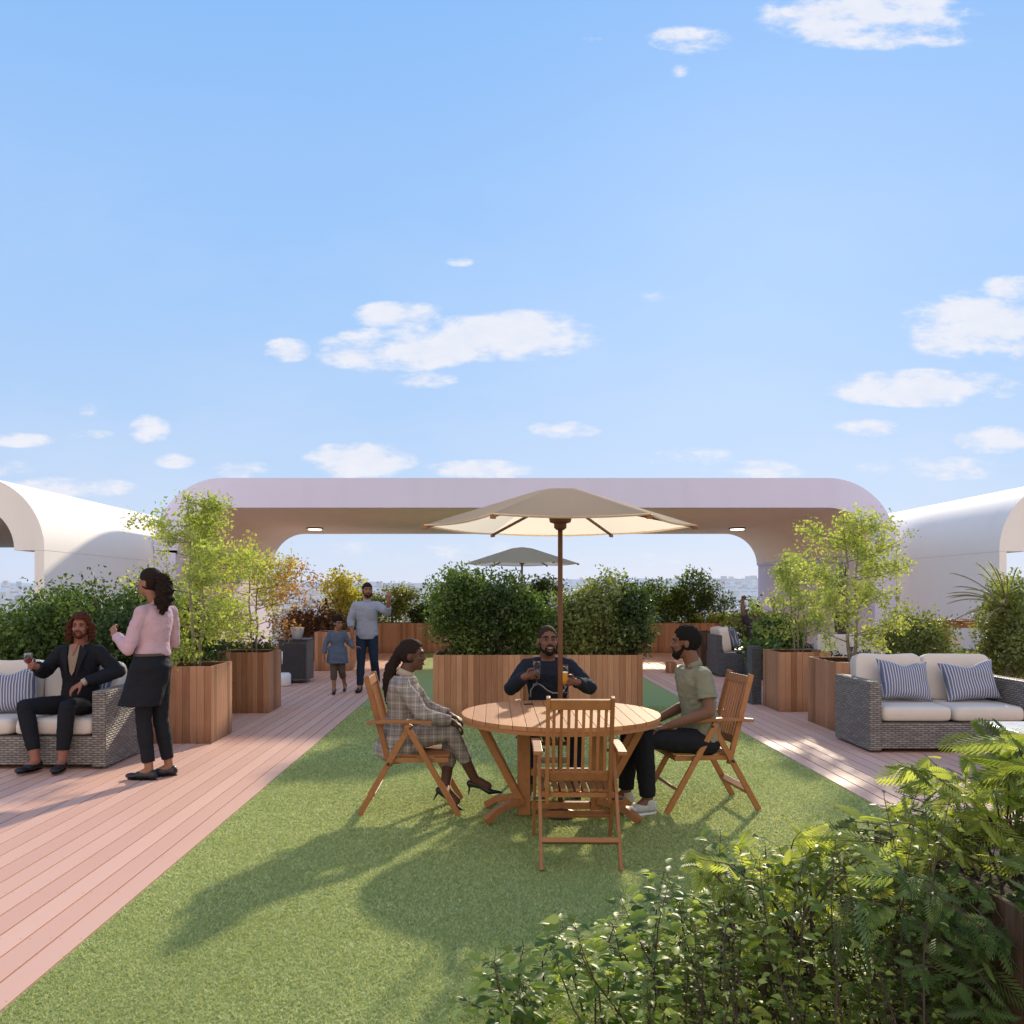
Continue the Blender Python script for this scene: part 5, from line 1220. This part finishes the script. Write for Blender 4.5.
# clouds: ellipses given as (azimuth tangent, elevation tangent), broken up by noise
u=mth(nt,'DIVIDE',sp.outputs[0],mth(nt,'MAXIMUM',sp.outputs[1],.02)); v=mth(nt,'DIVIDE',z,mth(nt,'MAXIMUM',sp.outputs[1],.02))
cb=nt.nodes.new('ShaderNodeCombineXYZ'); nt.links.new(u,cb.inputs[0]); nt.links.new(mth(nt,'MULTIPLY',v,2.2),cb.inputs[1])
n1=noi(nt,cb.outputs[0],11,6,.52); n2=noi(nt,cb.outputs[0],26,7,.65)
CL=[(870,18,115,30,1),(905,38,70,12,.7),(690,40,55,14,.6),(603,38,28,7,.4),(680,70,12,8,.35),(395,350,85,22,1),(500,335,110,24,1.1),(400,315,60,14,.8),(288,350,28,12,.75),(425,380,40,9,.7),(460,261,18,6,.5),(985,325,90,34,1),(940,312,30,10,.6),(925,388,105,18,1),(865,428,40,9,.9),(1000,440,50,14,.9),(940,468,90,12,.8),(1010,290,40,14,.8),
    (360,460,60,18,1),(480,470,60,10,.9),(563,430,42,9,.8),(690,460,50,14,.6),(150,430,24,16,.7),(88,412,14,10,.6),(92,434,26,6,.6),(175,461,24,8,.6),(60,488,80,12,.9),(20,440,40,8,.6),(760,470,60,10,.6),(245,470,40,10,.6),(5,398,14,6,.5),(15,470,30,10,.5),(430,550,160,14,.35),(620,560,120,14,.3),(330,585,60,20,.3),(655,297,22,7,.3),(100,560,60,20,.2)]
tot=None
for (px,py,a,b_,s) in CL:
    du=mth(nt,'MULTIPLY',mth(nt,'SUBTRACT',u,(px-CX)/FPX),FPX/(a*1.12)); dv=mth(nt,'MULTIPLY',mth(nt,'SUBTRACT',v,(HY-py)/FPX),FPX/(b_*1.25))
    d=mth(nt,'ADD',mth(nt,'MULTIPLY',du,du),mth(nt,'MULTIPLY',dv,dv)); e=mth(nt,'MULTIPLY',mth(nt,'SUBTRACT',1.0,d,clamp=True),s)
    tot=e if tot is None else mth(nt,'MAXIMUM',tot,e)
nn=mth(nt,'ADD',mth(nt,'MULTIPLY',n1,.58),mth(nt,'MULTIPLY',n2,.42))
m_=mth(nt,'ADD',mth(nt,'MULTIPLY',tot,.55),mth(nt,'MULTIPLY',mth(nt,'SUBTRACT',nn,.5),2.3)); 
m_=mth(nt,'MULTIPLY',m_,mth(nt,'MULTIPLY',tot,3.0,clamp=True))
mr=nt.nodes.new('ShaderNodeMapRange'); mr.interpolation_type='SMOOTHSTEP'; mr.inputs[1].default_value=.06; mr.inputs[2].default_value=.50; nt.links.new(m_,mr.inputs[0])
front=mth(nt,'GREATER_THAN',sp.outputs[1],.03)
# thin veil
veil=mth(nt,'MULTIPLY',mth(nt,'MULTIPLY',mth(nt,'SUBTRACT',noi(nt,cb.outputs[0],2.2,5,.6),.42,clamp=True),1.4),mth(nt,'SUBTRACT',1.0,mth(nt,'MULTIPLY',z,1.9),clamp=True))
c1=mixc(nt,veil,base,(7.6,8.3,9.8))
shade=mixc(nt,n2,(7.6,8.0,9.4),(9.9,9.7,9.8))
c2=mixc(nt,mth(nt,'MULTIPLY',mth(nt,'MULTIPLY',mr.outputs[0],front),.88),c1,shade)
below=mth(nt,'LESS_THAN',z,-.02); c3=mixc(nt,below,c2,(5.5,4.6,4.0))
rear=mth(nt,'MULTIPLY',mth(nt,'MULTIPLY',sp.outputs[1],-1.6,clamp=True),mth(nt,'SUBTRACT',1.0,mth(nt,'MULTIPLY',z,.7),clamp=True)); c3=mixc(nt,rear,c3,(16.5,14.0,12.0))  # added fill light: unseen sky behind the camera made brighter and warmer
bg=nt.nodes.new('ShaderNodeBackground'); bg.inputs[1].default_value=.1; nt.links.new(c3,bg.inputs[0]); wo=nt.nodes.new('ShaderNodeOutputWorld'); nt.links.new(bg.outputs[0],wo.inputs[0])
scene.view_settings.view_transform='Standard'; scene.view_settings.look='None'; scene.view_settings.exposure=0; scene.view_settings.gamma=1
scene.render.resolution_x=1024; scene.render.resolution_y=1024
